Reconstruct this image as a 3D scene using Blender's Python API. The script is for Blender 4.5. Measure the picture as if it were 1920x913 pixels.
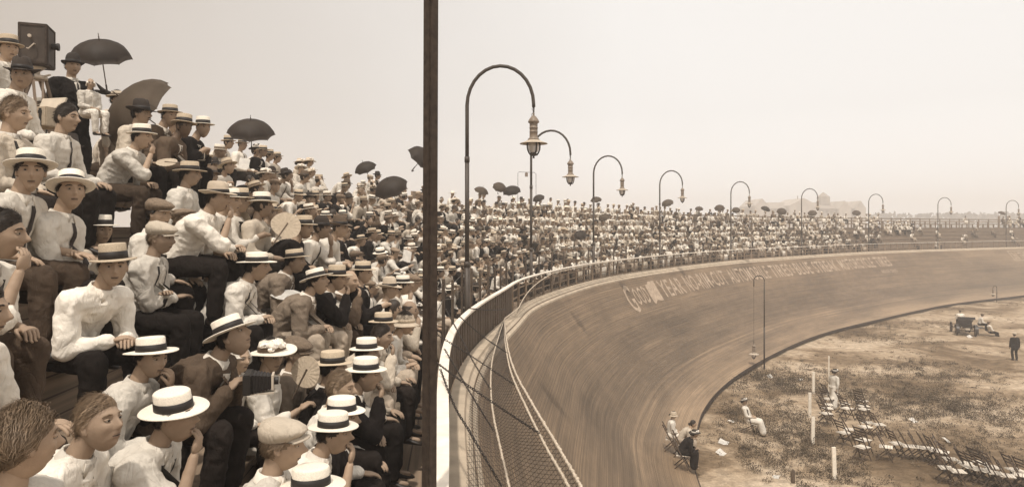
import bpy, bmesh, math, random
from mathutils import Vector, Matrix, noise, Euler
R = math.radians
V = Vector
random.seed(7)
scene = bpy.context.scene
C = scene.collection
for o in list(bpy.data.objects): bpy.data.objects.remove(o)

# ---------------------------------------------------------------- camera, sky, sun, exposure
F = 1300.0            # focal length in pixels of the 1920 px wide photograph
CZ = 7.8              # the lens is 7.8 m above the infield
HY = 427.0            # row of the horizon
cam = bpy.data.cameras.new('camera'); cam_o = bpy.data.objects.new('camera', cam); C.objects.link(cam_o)
cam_o.location = (0, 0, CZ); cam_o.rotation_euler = (R(90), 0, 0)
cam.sensor_width = 36; cam.lens = 36*F/1920
cam.shift_y = -(456.5-HY)/1920
cam.clip_start = .05; cam.clip_end = 4000
scene.camera = cam_o
SUN_EL, SUN_AZ = 65, 192      # azimuth measured clockwise from +Y
w = bpy.data.worlds.new('World'); scene.world = w; w.use_nodes = True
nt = w.node_tree; nt.nodes.clear(); N = nt.nodes.new; L = nt.links.new
sky = N('ShaderNodeTexSky'); sky.sky_type = 'NISHITA'; sky.sun_disc = False
sky.sun_elevation = R(SUN_EL); sky.sun_rotation = R(SUN_AZ); sky.dust_density = 6; sky.air_density = 1
bw = N('ShaderNodeRGBToBW'); L(sky.outputs[0], bw.inputs[0])
tint = N('ShaderNodeMix'); tint.data_type = 'RGBA'; tint.blend_type = 'MULTIPLY'; tint.inputs[0].default_value = 1
L(bw.outputs[0], tint.inputs[6]); tint.inputs[7].default_value = (1, .95, .89, 1)
b1 = N('ShaderNodeBackground'); b1.inputs[1].default_value = .06; L(tint.outputs[2], b1.inputs[0])
tc = N('ShaderNodeTexCoord'); sep = N('ShaderNodeSeparateXYZ'); L(tc.outputs['Generated'], sep.inputs[0])
mr = N('ShaderNodeMapRange'); mr.inputs[1].default_value = -.62; mr.inputs[2].default_value = .15; L(sep.outputs[0], mr.inputs[0])
wn = N('ShaderNodeTexNoise'); wn.inputs['Scale'].default_value = 2.2; wn.inputs['Detail'].default_value = 4
L(tc.outputs['Generated'], wn.inputs['Vector'])
ma = N('ShaderNodeMath'); ma.operation = 'MULTIPLY_ADD'; ma.inputs[1].default_value = .3; L(wn.outputs[0], ma.inputs[0]); ma.inputs[2].default_value = -.15
mb = N('ShaderNodeMath'); mb.operation = 'ADD'; mb.use_clamp = True; L(mr.outputs[0], mb.inputs[0]); L(ma.outputs[0], mb.inputs[1])
cr = N('ShaderNodeMix'); cr.data_type = 'RGBA'; L(mb.outputs[0], cr.inputs[0])
cr.inputs[6].default_value = (.43, .37, .315, 1); cr.inputs[7].default_value = (.83, .808, .785, 1)
hr = N('ShaderNodeMapRange'); L(sep.outputs[2], hr.inputs[0]); hr.inputs[1].default_value = 0; hr.inputs[2].default_value = .16; hr.inputs[3].default_value = 1.24; hr.inputs[4].default_value = 1.0
hs = N('ShaderNodeVectorMath'); hs.operation = 'SCALE'; L(cr.outputs[2], hs.inputs[0]); L(hr.outputs[0], hs.inputs['Scale'])
b2 = N('ShaderNodeBackground'); b2.inputs[1].default_value = 1.0; L(hs.outputs[0], b2.inputs[0])
ad = N('ShaderNodeAddShader'); L(b1.outputs[0], ad.inputs[0]); L(b2.outputs[0], ad.inputs[1])
wo = N('ShaderNodeOutputWorld'); L(ad.outputs[0], wo.inputs[0])
sun = bpy.data.lights.new('sun', 'SUN'); sun_o = bpy.data.objects.new('sun', sun); C.objects.link(sun_o)
sun.energy = 3.3; sun.angle = R(2.0); sun.color = (1, .93, .84)
_e, _a = R(SUN_EL), R(SUN_AZ)
sd = V((math.sin(_a)*math.cos(_e), math.cos(_a)*math.cos(_e), math.sin(_e)))
sun_o.rotation_euler = sd.to_track_quat('Z', 'Y').to_euler()
scene.view_settings.view_transform = 'Standard'; scene.view_settings.look = 'None'
scene.view_settings.gamma = 1; scene.view_settings.use_curve_mapping = False; scene.view_settings.exposure = 0
cy = scene.cycles; cy.max_bounces = 5; cy.diffuse_bounces = 3; cy.glossy_bounces = 2; cy.transparent_max_bounces = 12; cy.volume_bounces = 1
cy.volume_step_rate = 8; cy.use_denoising = True

# ---------------------------------------------------------------- materials
M = {}
def mat(name, col, rough=.8, var=0.0, nscale=8., namp=.18, bump=0., bscale=60., spec=.3, detail=5, crease=0., stripe=0.):
    m = bpy.data.materials.new(name); m.use_nodes = True; t = m.node_tree; p = t.nodes['Principled BSDF']
    n_, l_ = t.nodes.new, t.links.new
    p.inputs['Roughness'].default_value = rough; p.inputs['Specular IOR Level'].default_value = spec
    tcn = n_('ShaderNodeTexCoord'); nz = n_('ShaderNodeTexNoise'); nz.inputs['Scale'].default_value = nscale; nz.inputs['Detail'].default_value = detail
    l_(tcn.outputs['Object'], nz.inputs['Vector'])
    mp = n_('ShaderNodeMapRange'); mp.inputs[1].default_value = .25; mp.inputs[2].default_value = .75
    mp.inputs[3].default_value = 1-namp; mp.inputs[4].default_value = 1+namp; l_(nz.outputs[0], mp.inputs[0])
    last = mp.outputs[0]
    if var:
        oi = n_('ShaderNodeObjectInfo'); m2 = n_('ShaderNodeMapRange'); m2.inputs[3].default_value = 1-var; m2.inputs[4].default_value = 1+var*.5
        l_(oi.outputs['Random'], m2.inputs[0]); mu = n_('ShaderNodeMath'); mu.operation = 'MULTIPLY'
        l_(last, mu.inputs[0]); l_(m2.outputs[0], mu.inputs[1]); last = mu.outputs[0]
    vm = n_('ShaderNodeVectorMath'); vm.operation = 'SCALE'; vm.inputs[0].default_value = col; l_(last, vm.inputs['Scale'])
    l_(vm.outputs[0], p.inputs['Base Color'])
    if bump:
        n2 = n_('ShaderNodeTexNoise'); n2.inputs['Scale'].default_value = bscale; n2.inputs['Detail'].default_value = 4; l_(tcn.outputs['Object'], n2.inputs['Vector'])
        bp = n_('ShaderNodeBump'); bp.inputs['Strength'].default_value = bump; bp.inputs['Distance'].default_value = .01
        l_(n2.outputs[0], bp.inputs['Height']); l_(bp.outputs[0], p.inputs['Normal'])
        if crease:
            mpp = n_('ShaderNodeMapping'); mpp.inputs['Scale'].default_value = (1.5, 1.2, .55); mpp.inputs['Rotation'].default_value = (.2, .5, 0); l_(tcn.outputs['Object'], mpp.inputs[0])
            n3 = n_('ShaderNodeTexNoise'); n3.inputs['Scale'].default_value = 9; n3.inputs['Detail'].default_value = 2.5; n3.inputs['Distortion'].default_value = 1.1; l_(mpp.outputs[0], n3.inputs['Vector'])
            s1 = n_('ShaderNodeMath'); s1.operation = 'SUBTRACT'; s1.inputs[1].default_value = .5; l_(n3.outputs[0], s1.inputs[0])
            s2 = n_('ShaderNodeMath'); s2.operation = 'ABSOLUTE'; l_(s1.outputs[0], s2.inputs[0]); s3 = n_('ShaderNodeMath'); s3.operation = 'POWER'; s3.inputs[1].default_value = .6; l_(s2.outputs[0], s3.inputs[0])
            b3 = n_('ShaderNodeBump'); b3.inputs['Strength'].default_value = crease; b3.inputs['Distance'].default_value = .03; l_(s3.outputs[0], b3.inputs['Height']); l_(b3.outputs[0], bp.inputs['Normal'])
    if stripe:
        sx_ = n_('ShaderNodeSeparateXYZ'); l_(tcn.outputs['Object'], sx_.inputs[0]); m5 = n_('ShaderNodeMath'); m5.operation = 'MULTIPLY'; m5.inputs[1].default_value = stripe; l_(sx_.outputs[0], m5.inputs[0])
        f5 = n_('ShaderNodeMath'); f5.operation = 'FRACT'; l_(m5.outputs[0], f5.inputs[0]); g5 = n_('ShaderNodeMath'); g5.operation = 'LESS_THAN'; g5.inputs[1].default_value = .3; l_(f5.outputs[0], g5.inputs[0])
        r5 = n_('ShaderNodeMapRange'); r5.inputs[3].default_value = 1; r5.inputs[4].default_value = .6; l_(g5.outputs[0], r5.inputs[0]); v5 = n_('ShaderNodeVectorMath'); v5.operation = 'SCALE'; l_(vm.outputs[0], v5.inputs[0]); l_(r5.outputs[0], v5.inputs['Scale']); l_(v5.outputs[0], p.inputs['Base Color'])
    M[name] = m; return m
mat('skin', (.34, .24, .165), .6, .25, 14, .14, .15, 90)
mat('skin_dark', (.13, .085, .055), .55, .1, 14, .14)
mat('lip', (.245, .16, .11), .6)
mat('eye_white', (.30, .26, .21), .4)
mat('iris', (.02, .015, .01), .3)
mat('hair_dark', (.030, .020, .013), .55, .2, 60, .5, .3, 90)
mat('hair_fair', (.19, .13, .08), .55, .2, 60, .45, .3, 90)
mat('shirt_white', (.66, .60, .515), .9, .25, 9, .12, .5, 40, spec=.12, crease=.42)
mat('shirt_cream', (.50, .425, .335), .9, .2, 9, .14, .5, 40, spec=.12, crease=.42)
mat('shirt_striped', (.62, .55, .46), .9, .15, 9, .12, .5, 40, spec=.12, crease=.42, stripe=45)
mat('suit_dark', (.015, .0115, .010), .92, .3, 12, .3, .4, 70, spec=.12, crease=.42)
mat('suit_brown', (.095, .066, .045), .92, .25, 12, .2, .4, 70, spec=.12, crease=.42)
mat('suit_grey', (.20, .155, .115), .92, .25, 12, .2, .4, 70, spec=.12, crease=.42)
mat('trouser_dark', (.018, .0135, .011), .92, .4, 10, .25, .4, 70, spec=.12, crease=.42)
mat('trouser_brown', (.07, .048, .033), .92, .3, 10, .25, .4, 70, spec=.12, crease=.42)
mat('trouser_light', (.42, .34, .26), .92, .2, 10, .2, .4, 70, spec=.12, crease=.42)
mat('tie', (.03, .022, .018), .7)
mat('shoe', (.022, .016, .012), .4, .2)
mat('straw_light', (.80, .72, .60), .75, .12, 110, .13, .5, 160)
mat('straw_tan', (.50, .40, .285), .8, .2, 110, .16, .5, 160)
mat('felt_dark', (.035, .026, .02), .9, .3)
mat('felt_brown', (.12, .085, .058), .9, .3)
mat('felt_light', (.50, .41, .31), .9, .2, 20, .12)
mat('band', (.018, .014, .012), .6)
mat('tweed', (.22, .16, .11), .95, .35, 50, .35, .5, 150)
mat('flower', (.78, .72, .64), .8, .1, 30, .2)
mat('umbrella_cloth', (.06, .044, .033), .6, .2, 4, .2)
mat('umbrella_tan', (.13, .095, .065), .7, .1, 4, .2)
mat('iron', (.055, .042, .032), .5, 0, 20, .25)
mat('lamp_metal', (.20, .155, .115), .5, 0, 14, .22)
mat('lamp_shade', (.42, .35, .27), .5, 0, 14, .12)
mat('dark_wood', (.045, .031, .022), .8, 0, 25, .45, .4, 40)
mat('post_wood', (.10, .072, .05), .85, .3, 25, .35, .5, 40)
mat('grey_wood', (.24, .175, .12), .85, .3, 18, .3, .5, 40)
mat('rail_white', (.74, .66, .56), .8, 0, 6, .16, .4, 30)
mat('ledge_pale', (.43, .35, .26), .85, 0, 3, .22, .4, 30)
mat('rope', (.48, .40, .31), .9, 0, 40, .3)
mat('chain', (.035, .027, .022), .5, 0, 20, .3)
mat('canvas', (.55, .47, .37), .9, .1, 10, .15)
mat('case_wood', (.16, .115, .08), .75, 0, 9, .25)
mat('camera_box', (.05, .036, .026), .6, 0, 9, .3)
mat('leather', (.02, .016, .013), .5)
mat('metal_bright', (.45, .38, .30), .35)
mat('fan_palm', (.42, .34, .25), .85, .1, 30, .15, .4, 60)
mat('stake_white', (.74, .66, .55), .85, .1, 20, .15)
mat('chair_dark', (.085, .06, .042), .8, .3)
mat('chair_seat', (.62, .55, .46), .8, .15)
mat('paper', (.82, .78, .72), .9)
mat('paint_letter', (.365, .28, .205), .9, 0, 5, .30, .3, 20)
mat('tyre', (.03, .024, .02), .8)
mat('car_body', (.035, .027, .022), .35)
mat('weed', (.062, .044, .027), .9, 0, 3, .4)
mat('weed_pale', (.19, .14, .09), .9, 0, 3, .3)
mat('building_far', (.40, .35, .30), .9, 0, .3, .25)
mat('roof_far', (.26, .22, .18), .9, 0, .3, .25)
mat('tree_far', (.075, .058, .04), .95, 0, .6, .4)
g = bpy.data.materials.new('lamp_glass'); g.use_nodes = True
p_ = g.node_tree.nodes['Principled BSDF']; p_.inputs['Base Color'].default_value = (.75, .68, .6, 1); p_.inputs['Roughness'].default_value = .15; p_.inputs['Alpha'].default_value = .72
M['lamp_glass'] = g

# ---------------------------------------------------------------- object helpers
def link(name, me, m=None, parent=None, loc=None):
    o = bpy.data.objects.new(name, me); C.objects.link(o)
    if m is not None and me is not None:
        for x in (m if isinstance(m, (list, tuple)) else [m]): me.materials.append(M[x] if isinstance(x, str) else x)
    if parent: o.parent = parent
    if loc is not None: o.location = loc
    return o
def obj(name, bm, m, parent=None, loc=None, smooth=False):
    me = bpy.data.meshes.new(name); bmesh.ops.recalc_face_normals(bm, faces=bm.faces) if not smooth == 'keep' else None
    bm.to_mesh(me); bm.free()
    if smooth: me.polygons.foreach_set('use_smooth', [True]*len(me.polygons))
    return link(name, me, m, parent, loc)
def empty(name, loc, rz=0):
    o = bpy.data.objects.new(name, None); C.objects.link(o); o.location = loc; o.rotation_euler.z = rz; o.empty_display_size = .2; return o
def tag(o, label=None, cat=None, group=None, kind=None):
    if label: o['label'] = label
    if cat: o['category'] = cat
    if group: o['group'] = group
    if kind: o['kind'] = kind
    return o
def copy_tree(o, parent=None):
    c = o.copy(); C.objects.link(c)
    if parent: c.parent = parent
    for ch in list(o.children): copy_tree(ch, c)
    return c
def ring(bm, c, ax, ay, rx, ry, n): return [bm.verts.new(c+ax*(rx*math.cos(2*math.pi*i/n))+ay*(ry*math.sin(2*math.pi*i/n))) for i in range(n)]
def bridge(bm, a, b, mi=0):
    n = len(a); fs = []
    for i in range(n):
        f = bm.faces.new((a[i], a[(i+1) % n], b[(i+1) % n], b[i])); f.material_index = mi; fs.append(f)
    return fs
def frame_of(d):
    d = d.normalized(); a = V((0, 0, 1)) if abs(d.z) < .9 else V((0, 1, 0))
    x = a.cross(d).normalized(); return x, d.cross(x)
def tube(bm, pts, rad, n=8, mi=0, cap=True):
    pts = [V(p) for p in pts]; rs = rad if isinstance(rad, (list, tuple)) else [rad]*len(pts); prev = None; x = None
    for i, p in enumerate(pts):
        d = (pts[min(i+1, len(pts)-1)]-pts[max(i-1, 0)]).normalized()
        if x is None: x, y = frame_of(d)
        else: x = (x-d*x.dot(d)).normalized(); y = d.cross(x)
        r_ = ring(bm, p, x, y, rs[i], rs[i], n)
        if prev: bridge(bm, prev, r_, mi)
        elif cap: bm.faces.new(r_[::-1]).material_index = mi
        prev = r_
    if cap: bm.faces.new(prev).material_index = mi
def box(bm, c, s, rot=None, mi=0):
    c = V(c); vs = []
    for dz in (-.5, .5):
        for dy in (-.5, .5):
            for dx in (-.5, .5):
                v = V((dx*s[0], dy*s[1], dz*s[2]))
                if rot: v = rot @ v
                vs.append(bm.verts.new(c+v))
    for q in ((0, 2, 3, 1), (4, 5, 7, 6), (0, 1, 5, 4), (2, 6, 7, 3), (0, 4, 6, 2), (1, 3, 7, 5)):
        bm.faces.new([vs[i] for i in q]).material_index = mi
def beam(bm, a, b, wd, ht, mi=0):
    a, b = V(a), V(b); d = b-a; y = d.normalized(); x = y.cross(V((0, 0, 1)))
    x = x.normalized() if x.length > 1e-4 else V((1, 0, 0)); z = x.cross(y)
    box(bm, (a+b)/2, (wd, d.length, ht), Matrix((x, y, z)).transposed(), mi)
def lathe(bm, prof, c=(0, 0, 0), n=24, sx=1, sy=1, mi=0):
    c = V(c); prev = None
    for r, z in prof:
        r_ = ring(bm, c+V((0, 0, z)), V((1, 0, 0)), V((0, 1, 0)), max(r, .0004)*sx, max(r, .0004)*sy, n)
        if prev: bridge(bm, prev, r_, mi)
        prev = r_
def ball(bm, c, r, n=10, m_=7, s=(1, 1, 1), mi=0, mt=None):
    c = V(c); prev = None
    for j in range(m_+1):
        a = -math.pi/2+math.pi*j/m_; rr = max(math.cos(a), .001)*r; z = math.sin(a)*r
        vs = []
        for i in range(n):
            v = V((rr*math.cos(2*math.pi*i/n)*s[0], rr*math.sin(2*math.pi*i/n)*s[1], z*s[2]))
            if mt: v = mt @ v
            vs.append(bm.verts.new(c+v))
        if prev: bridge(bm, prev, vs, mi)
        prev = vs
def px(x, y, z): return V(((x-960)/F*z, z, CZ-(y-HY)/F*z))       # a point of the photograph at a known distance
def on_level(x, y, h):                                             # ...or on a known height below the lens
    z = h*F/(y-HY); return V(((x-960)/F*z, z, CZ-h))
def project(p): return (960+F*p.x/p.y, HY-(p.z-CZ)*F/p.y)

# ---------------------------------------------------------------- plan of the bowl: the rail line and its offsets
LP = [(878, 13.8), (997, 24.6), (1114, 33.8), (1238, 42.8), (1371, 53.2), (1503, 62.7), (1629, 73.1), (1759, 81.4), (1887, 89.7)]
kp = [(-.05, -6), (-.10, -1.5), (-.25, 1.5), (-.46, 4.6), (-.80, 8.2), (-.93, 10), (-.98, 12.2), (-.80, 14.9), (-.25, 19)]
kp += [((x-960)/F*z, z) for x, z in LP[1:]] + [(80, 97), (100, 102.5), (125, 106)]
def catmull(P, n=24):
    out = []
    P = [2*V(P[0])-V(P[1])] + [V(p) for p in P] + [2*V(P[-1])-V(P[-2])]
    for i in range(1, len(P)-2):
        p0, p1, p2, p3 = P[i-1:i+3]
        for k in range(n):
            t = k/n; out.append(.5*((2*p1)+(p2-p0)*t+(2*p0-5*p1+4*p2-p3)*t*t+(3*p1-p0-3*p2+p3)*t**3))
    out.append(P[-2]); return out
raw = catmull(kp)
acc = [0]
for a, b in zip(raw, raw[1:]): acc.append(acc[-1]+(b-a).length)
SL = acc[-1]; DS = .25; NS = int(SL/DS)
cur = []; j = 0
for i in range(NS+1):
    s = i*DS
    while j < len(acc)-2 and acc[j+1] < s: j += 1
    t = (s-acc[j])/(acc[j+1]-acc[j]); cur.append(raw[j].lerp(raw[j+1], t))
for _ in range(24): cur = [cur[0]]+[(cur[i-1]+cur[i]*2+cur[i+1])/4 for i in range(1, NS)]+[cur[-1]]
nor = []
for i in range(NS+1):
    d = (cur[min(i+6, NS)]-cur[max(i-6, 0)]).normalized(); nor.append(V((-d.y, d.x)))
def at(s, d=0., h=0.):
    """point at arc length s along the rail, d metres outward from it, h metres above the lens"""
    t = max(0, min(NS-1e-6, s/DS)); i = int(t); f = t-i
    c = cur[i].lerp(cur[i+1], f); n = nor[i].lerp(nor[i+1], f); return V((c.x+n.x*d, c.y+n.y*d, CZ+h))
def nrm(s):
    i = int(max(0, min(NS, s/DS))); return V((nor[i].x, nor[i].y, 0))
def s_at_px(xp, d=0., s0=4., s1=None):
    best = None; s = s0
    while s < (s1 or SL-5):
        p = at(s, d)
        if p.y > 1:
            e = abs(project(p)[0]-xp)
            if best is None or e < best[0]: best = (e, s)
        s += .1
    return best[1]
def s_at_y(yy):
    for i in range(NS):
        if cur[i].y >= yy: return i*DS
    return SL
def sweep(bm, s0, s1, prof, step=.5, mi=0, uvl=None, cap=True):
    """closed profile [(d,h)...] swept along the rail line"""
    n = max(1, int((s1-s0)/step)); prev = None
    for i in range(n+1):
        s = s0+(s1-s0)*i/n; r_ = [bm.verts.new(at(s, d, h)) for d, h in prof]
        if prev: bridge(bm, prev, r_, mi)
        elif cap: bm.faces.new(r_[::-1])
        prev = r_
    if cap: bm.faces.new(prev)
RAIL, WALK, LIP = -1.72, -2.72, -2.53
RISE, RUN, D0 = .45, .58, .95
DECK_D = D0+RUN*5

for hn in ('hair_dark', 'hair_fair'):
    t_ = M[hn].node_tree; tcn = next(n for n in t_.nodes if n.type == 'TEX_COORD')
    for nz_ in [n for n in t_.nodes if n.type == 'TEX_NOISE']:
        mp_ = t_.nodes.new('ShaderNodeMapping'); mp_.inputs['Scale'].default_value = (2.4, .35, .8); t_.links.new(tcn.outputs['Object'], mp_.inputs[0]); t_.links.new(mp_.outputs[0], nz_.inputs['Vector'])
# ================================================================ THE SETTING
def surf_mat(name, build):
    m = bpy.data.materials.new(name); m.use_nodes = True; build(m.node_tree, m.node_tree.nodes['Principled BSDF']); M[name] = m
def track_nodes(t, p):
    n_, l_ = t.nodes.new, t.links.new
    uv = n_('ShaderNodeUVMap'); uv.uv_map = 'UVMap'
    def nz(sx, sy, sc=1, det=6):
        mp = n_('ShaderNodeMapping'); mp.inputs['Scale'].default_value = (sx, sy, 1); l_(uv.outputs[0], mp.inputs[0])
        t_ = n_('ShaderNodeTexNoise'); t_.inputs['Scale'].default_value = sc; t_.inputs['Detail'].default_value = det; t_.inputs['Roughness'].default_value = .62
        l_(mp.outputs[0], t_.inputs['Vector']); return t_.outputs[0]
    def mrg(s, a, b, c, d):
        q = n_('ShaderNodeMapRange'); l_(s, q.inputs[0])
        for i, v in enumerate((a, b, c, d)): q.inputs[i+1].default_value = v
        return q.outputs[0]
    def mul(a, b, op='MULTIPLY'):
        q = n_('ShaderNodeMath'); q.operation = op; l_(a, q.inputs[0]); l_(b, q.inputs[1]) if not isinstance(b, float) else setattr(q.inputs[1], 'default_value', b); return q.outputs[0]
    fine = mrg(nz(.16, 30, 1, 8), .3, .7, .60, 1.42)
    mid = mrg(nz(.03, 5.5), .3, .7, .80, 1.20)
    blot = mrg(nz(.10, .45, 1, 4), .34, .66, .74, 1.26)
    worn = mrg(nz(.9, 2.2, 1, 8), .40, .70, .92, 1.12)
    sepn = n_('ShaderNodeSeparateXYZ'); l_(uv.outputs[0], sepn.inputs[0])
    # boards: joint every 9 cm across the track
    fr = n_('ShaderNodeMath'); fr.operation = 'FRACT'; l_(mul(sepn.outputs[1], 11.0), fr.inputs[0])
    bd = n_('ShaderNodeMath'); bd.operation = 'LESS_THAN'; bd.inputs[1].default_value = .12; l_(fr.outputs[0], bd.inputs[0])
    joint = mrg(bd.outputs[0], 0, 1, 1, .66)
    # tone across the banking: darker in the middle, paler toward the infield edge
    vv = n_('ShaderNodeValToRGB'); l_(mrg(sepn.outputs[1], 0, 8.6, 0, 1), vv.inputs[0])
    e = vv.color_ramp.elements; e[0].position = 0; e[0].color = (.98,)*3+(1,); e[1].position = 1; e[1].color = (1.38,)*3+(1,)
    for ps, c in ((.13, .90), (.3, .74), (.52, .66), (.62, .72), (.635, 1.10), (.655, .76), (.675, 1.05), (.70, .80), (.84, 1.05)):
        q = e.new(ps); q.color = (c, c, c, 1)
    tot = mul(mul(mul(fine, mid), mul(blot, worn)), mul(joint, vv.outputs[0]))
    vm = n_('ShaderNodeVectorMath'); vm.operation = 'SCALE'; vm.inputs[0].default_value = (.19, .132, .082); l_(tot, vm.inputs['Scale'])
    l_(vm.outputs[0], p.inputs['Base Color']); p.inputs['Roughness'].default_value = .65; p.inputs['Specular IOR Level'].default_value = .28
    bp = n_('ShaderNodeBump'); bp.inputs['Strength'].default_value = .5; bp.inputs['Distance'].default_value = .02; l_(fine, bp.inputs['Height']); l_(bp.outputs[0], p.inputs['Normal'])
surf_mat('track_boards', track_nodes)
def ground_nodes(t, p):
    n_, l_ = t.nodes.new, t.links.new
    tc_ = n_('ShaderNodeTexCoord')
    def nz(sc, det, dist=0.):
        q = n_('ShaderNodeTexNoise'); q.inputs['Scale'].default_value = sc; q.inputs['Detail'].default_value = det; q.inputs['Distortion'].default_value = dist
        q.inputs['Roughness'].default_value = .65; l_(tc_.outputs['Object'], q.inputs['Vector']); return q.outputs[0]
    r1 = n_('ShaderNodeValToRGB'); l_(nz(.16, 9, .4), r1.inputs[0]); e = r1.color_ramp.elements
    e[0].position = .36; e[0].color = (.115, .078, .046, 1); e[1].position = .66; e[1].color = (.50, .40, .295, 1)
    q = e.new(.46); q.color = (.195, .138, .086, 1); q = e.new(.53); q.color = (.34, .255, .172, 1)
    r2 = n_('ShaderNodeMapRange'); l_(nz(2.6, 10), r2.inputs[0]); r2.inputs[1].default_value = .3; r2.inputs[2].default_value = .7; r2.inputs[3].default_value = .62; r2.inputs[4].default_value = 1.34
    r3 = n_('ShaderNodeMapRange'); l_(nz(14, 6), r3.inputs[0]); r3.inputs[1].default_value = .3; r3.inputs[2].default_value = .7; r3.inputs[3].default_value = .75; r3.inputs[4].default_value = 1.22
    mu = n_('ShaderNodeMath'); mu.operation = 'MULTIPLY'; l_(r2.outputs[0], mu.inputs[0]); l_(r3.outputs[0], mu.inputs[1])
    vm = n_('ShaderNodeVectorMath'); vm.operation = 'SCALE'; l_(r1.outputs[0], vm.inputs[0]); l_(mu.outputs[0], vm.inputs['Scale'])
    l_(vm.outputs[0], p.inputs['Base Color']); p.inputs['Roughness'].default_value = .95; p.inputs['Specular IOR Level'].default_value = .1
    bp = n_('ShaderNodeBump'); bp.inputs['Strength'].default_value = .8; bp.inputs['Distance'].default_value = .12; l_(r2.outputs[0], bp.inputs['Height']); l_(bp.outputs[0], p.inputs['Normal'])
surf_mat('infield_dirt', ground_nodes)
def plank_nodes(t, p):
    n_, l_ = t.nodes.new, t.links.new
    uv = n_('ShaderNodeUVMap'); uv.uv_map = 'UVMap'
    mp = n_('ShaderNodeMapping'); mp.inputs['Scale'].default_value = (.7, 14, 1); l_(uv.outputs[0], mp.inputs[0])
    q = n_('ShaderNodeTexNoise'); q.inputs['Scale'].default_value = 1; q.inputs['Detail'].default_value = 6; l_(mp.outputs[0], q.inputs['Vector'])
    sp = n_('ShaderNodeSeparateXYZ'); l_(uv.outputs[0], sp.inputs[0])
    m1 = n_('ShaderNodeMath'); m1.operation = 'MULTIPLY'; m1.inputs[1].default_value = 5; l_(sp.outputs[1], m1.inputs[0])
    f = n_('ShaderNodeMath'); f.operation = 'FRACT'; l_(m1.outputs[0], f.inputs[0])
    b = n_('ShaderNodeMath'); b.operation = 'LESS_THAN'; b.inputs[1].default_value = .09; l_(f.outputs[0], b.inputs[0])
    r = n_('ShaderNodeMapRange'); l_(q.outputs[0], r.inputs[0]); r.inputs[1].default_value = .3; r.inputs[2].default_value = .7; r.inputs[3].default_value = .6; r.inputs[4].default_value = 1.35
    r2 = n_('ShaderNodeMapRange'); l_(b.outputs[0], r2.inputs[0]); r2.inputs[3].default_value = 1; r2.inputs[4].default_value = .35
    mu = n_('ShaderNodeMath'); mu.operation = 'MULTIPLY'; l_(r.outputs[0], mu.inputs[0]); l_(r2.outputs[0], mu.inputs[1])
    vm = n_('ShaderNodeVectorMath'); vm.operation = 'SCALE'; vm.inputs[0].default_value = (.215, .155, .105); l_(mu.outputs[0], vm.inputs['Scale'])
    l_(vm.outputs[0], p.inputs['Base Color']); p.inputs['Roughness'].default_value = .85
surf_mat('stand_planks', plank_nodes)

def strip(name, m, rows, s0, s1, step=.5):
    """rows: functions s -> (d, h, v); makes an open sheet with uv = metres along and across"""
    bm = bmesh.new(); uvl = bm.loops.layers.uv.new('UVMap'); n = int((s1-s0)/step); prev = None
    for i in range(n+1):
        s = s0+(s1-s0)*i/n; cur_ = []
        for fn in rows:
            d, h, v_ = fn(s); cur_.append((bm.verts.new(at(s, d, h)), (s, v_)))
        if prev:
            for a in range(len(cur_)-1):
                f = bm.faces.new((prev[a][0], prev[a+1][0], cur_[a+1][0], cur_[a][0])); f.smooth = False
                for l, u in zip(f.loops, (prev[a][1], prev[a+1][1], cur_[a+1][1], cur_[a][1])): l[uvl].uv = u
        prev = cur_
    me = bpy.data.meshes.new(name); bm.to_mesh(me); bm.free(); return link(name, me, m)

# ground: one sheet to the horizon, gently uneven near the bowl
bm = bmesh.new()
nx = 90; xs = [-900, -300, -100, -40, -20]+[-15+i*1.0 for i in range(110)]+[100, 130, 200, 400, 1200]; ys = [-200, -40, -10]+[i*1.0 for i in range(105)]+[110, 130, 180, 300, 700, 2500]
gv = {}
for i, x in enumerate(xs):
    for j_, y in enumerate(ys):
        q = V((x*.35, y*.35, 0)); near = 0 <= y <= 104 and -15 < x < 94
        gv[i, j_] = bm.verts.new((x, y, (noise.noise(q)*.10+noise.noise(q*3.1)*.05-.02) if near else -.02))
for i in range(len(xs)-1):
    for j_ in range(len(ys)-1): bm.faces.new((gv[i, j_], gv[i+1, j_], gv[i+1, j_+1], gv[i, j_+1]))
tag(obj('ground', bm, 'infield_dirt', smooth=True), kind='structure')

S0 = 1.0; S1 = SL-1
def wid(s):
    y = at(s).y; return 5.55+1.5*max(0, min(1, (y-30)/40))
def tr(s, u):            # u 0..1 from lip to infield edge
    W_ = wid(s); d = -.34-(W_-.34)*u
    h = LIP-.10-(CZ-.24+LIP-.10)*(.14*u+.86*(1-(1-u)**2.05)); return d, h
NV = 22
VT = []
def vlen(s, u): return u*8.6
track = strip('race_track', 'track_boards', [(lambda s, u=k/NV: (*tr(s, u), vlen(s, u))) for k in range(NV+1)], S0, S1, .5)
for p in track.data.polygons: p.use_smooth = True
tag(track, kind='structure')
def tpt(s, v, off=.0):   # a point on the boards: v metres down from the lip
    u = v/8.6; d, h = tr(s, u); d2, h2 = tr(s, u+.01); tg = V((d2-d, h2-h)).normalized(); nn = V((tg.y, -tg.x))
    nn = nn if nn.y > 0 else -nn
    return at(s, d+nn.x*off, h+nn.y*off)
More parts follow.
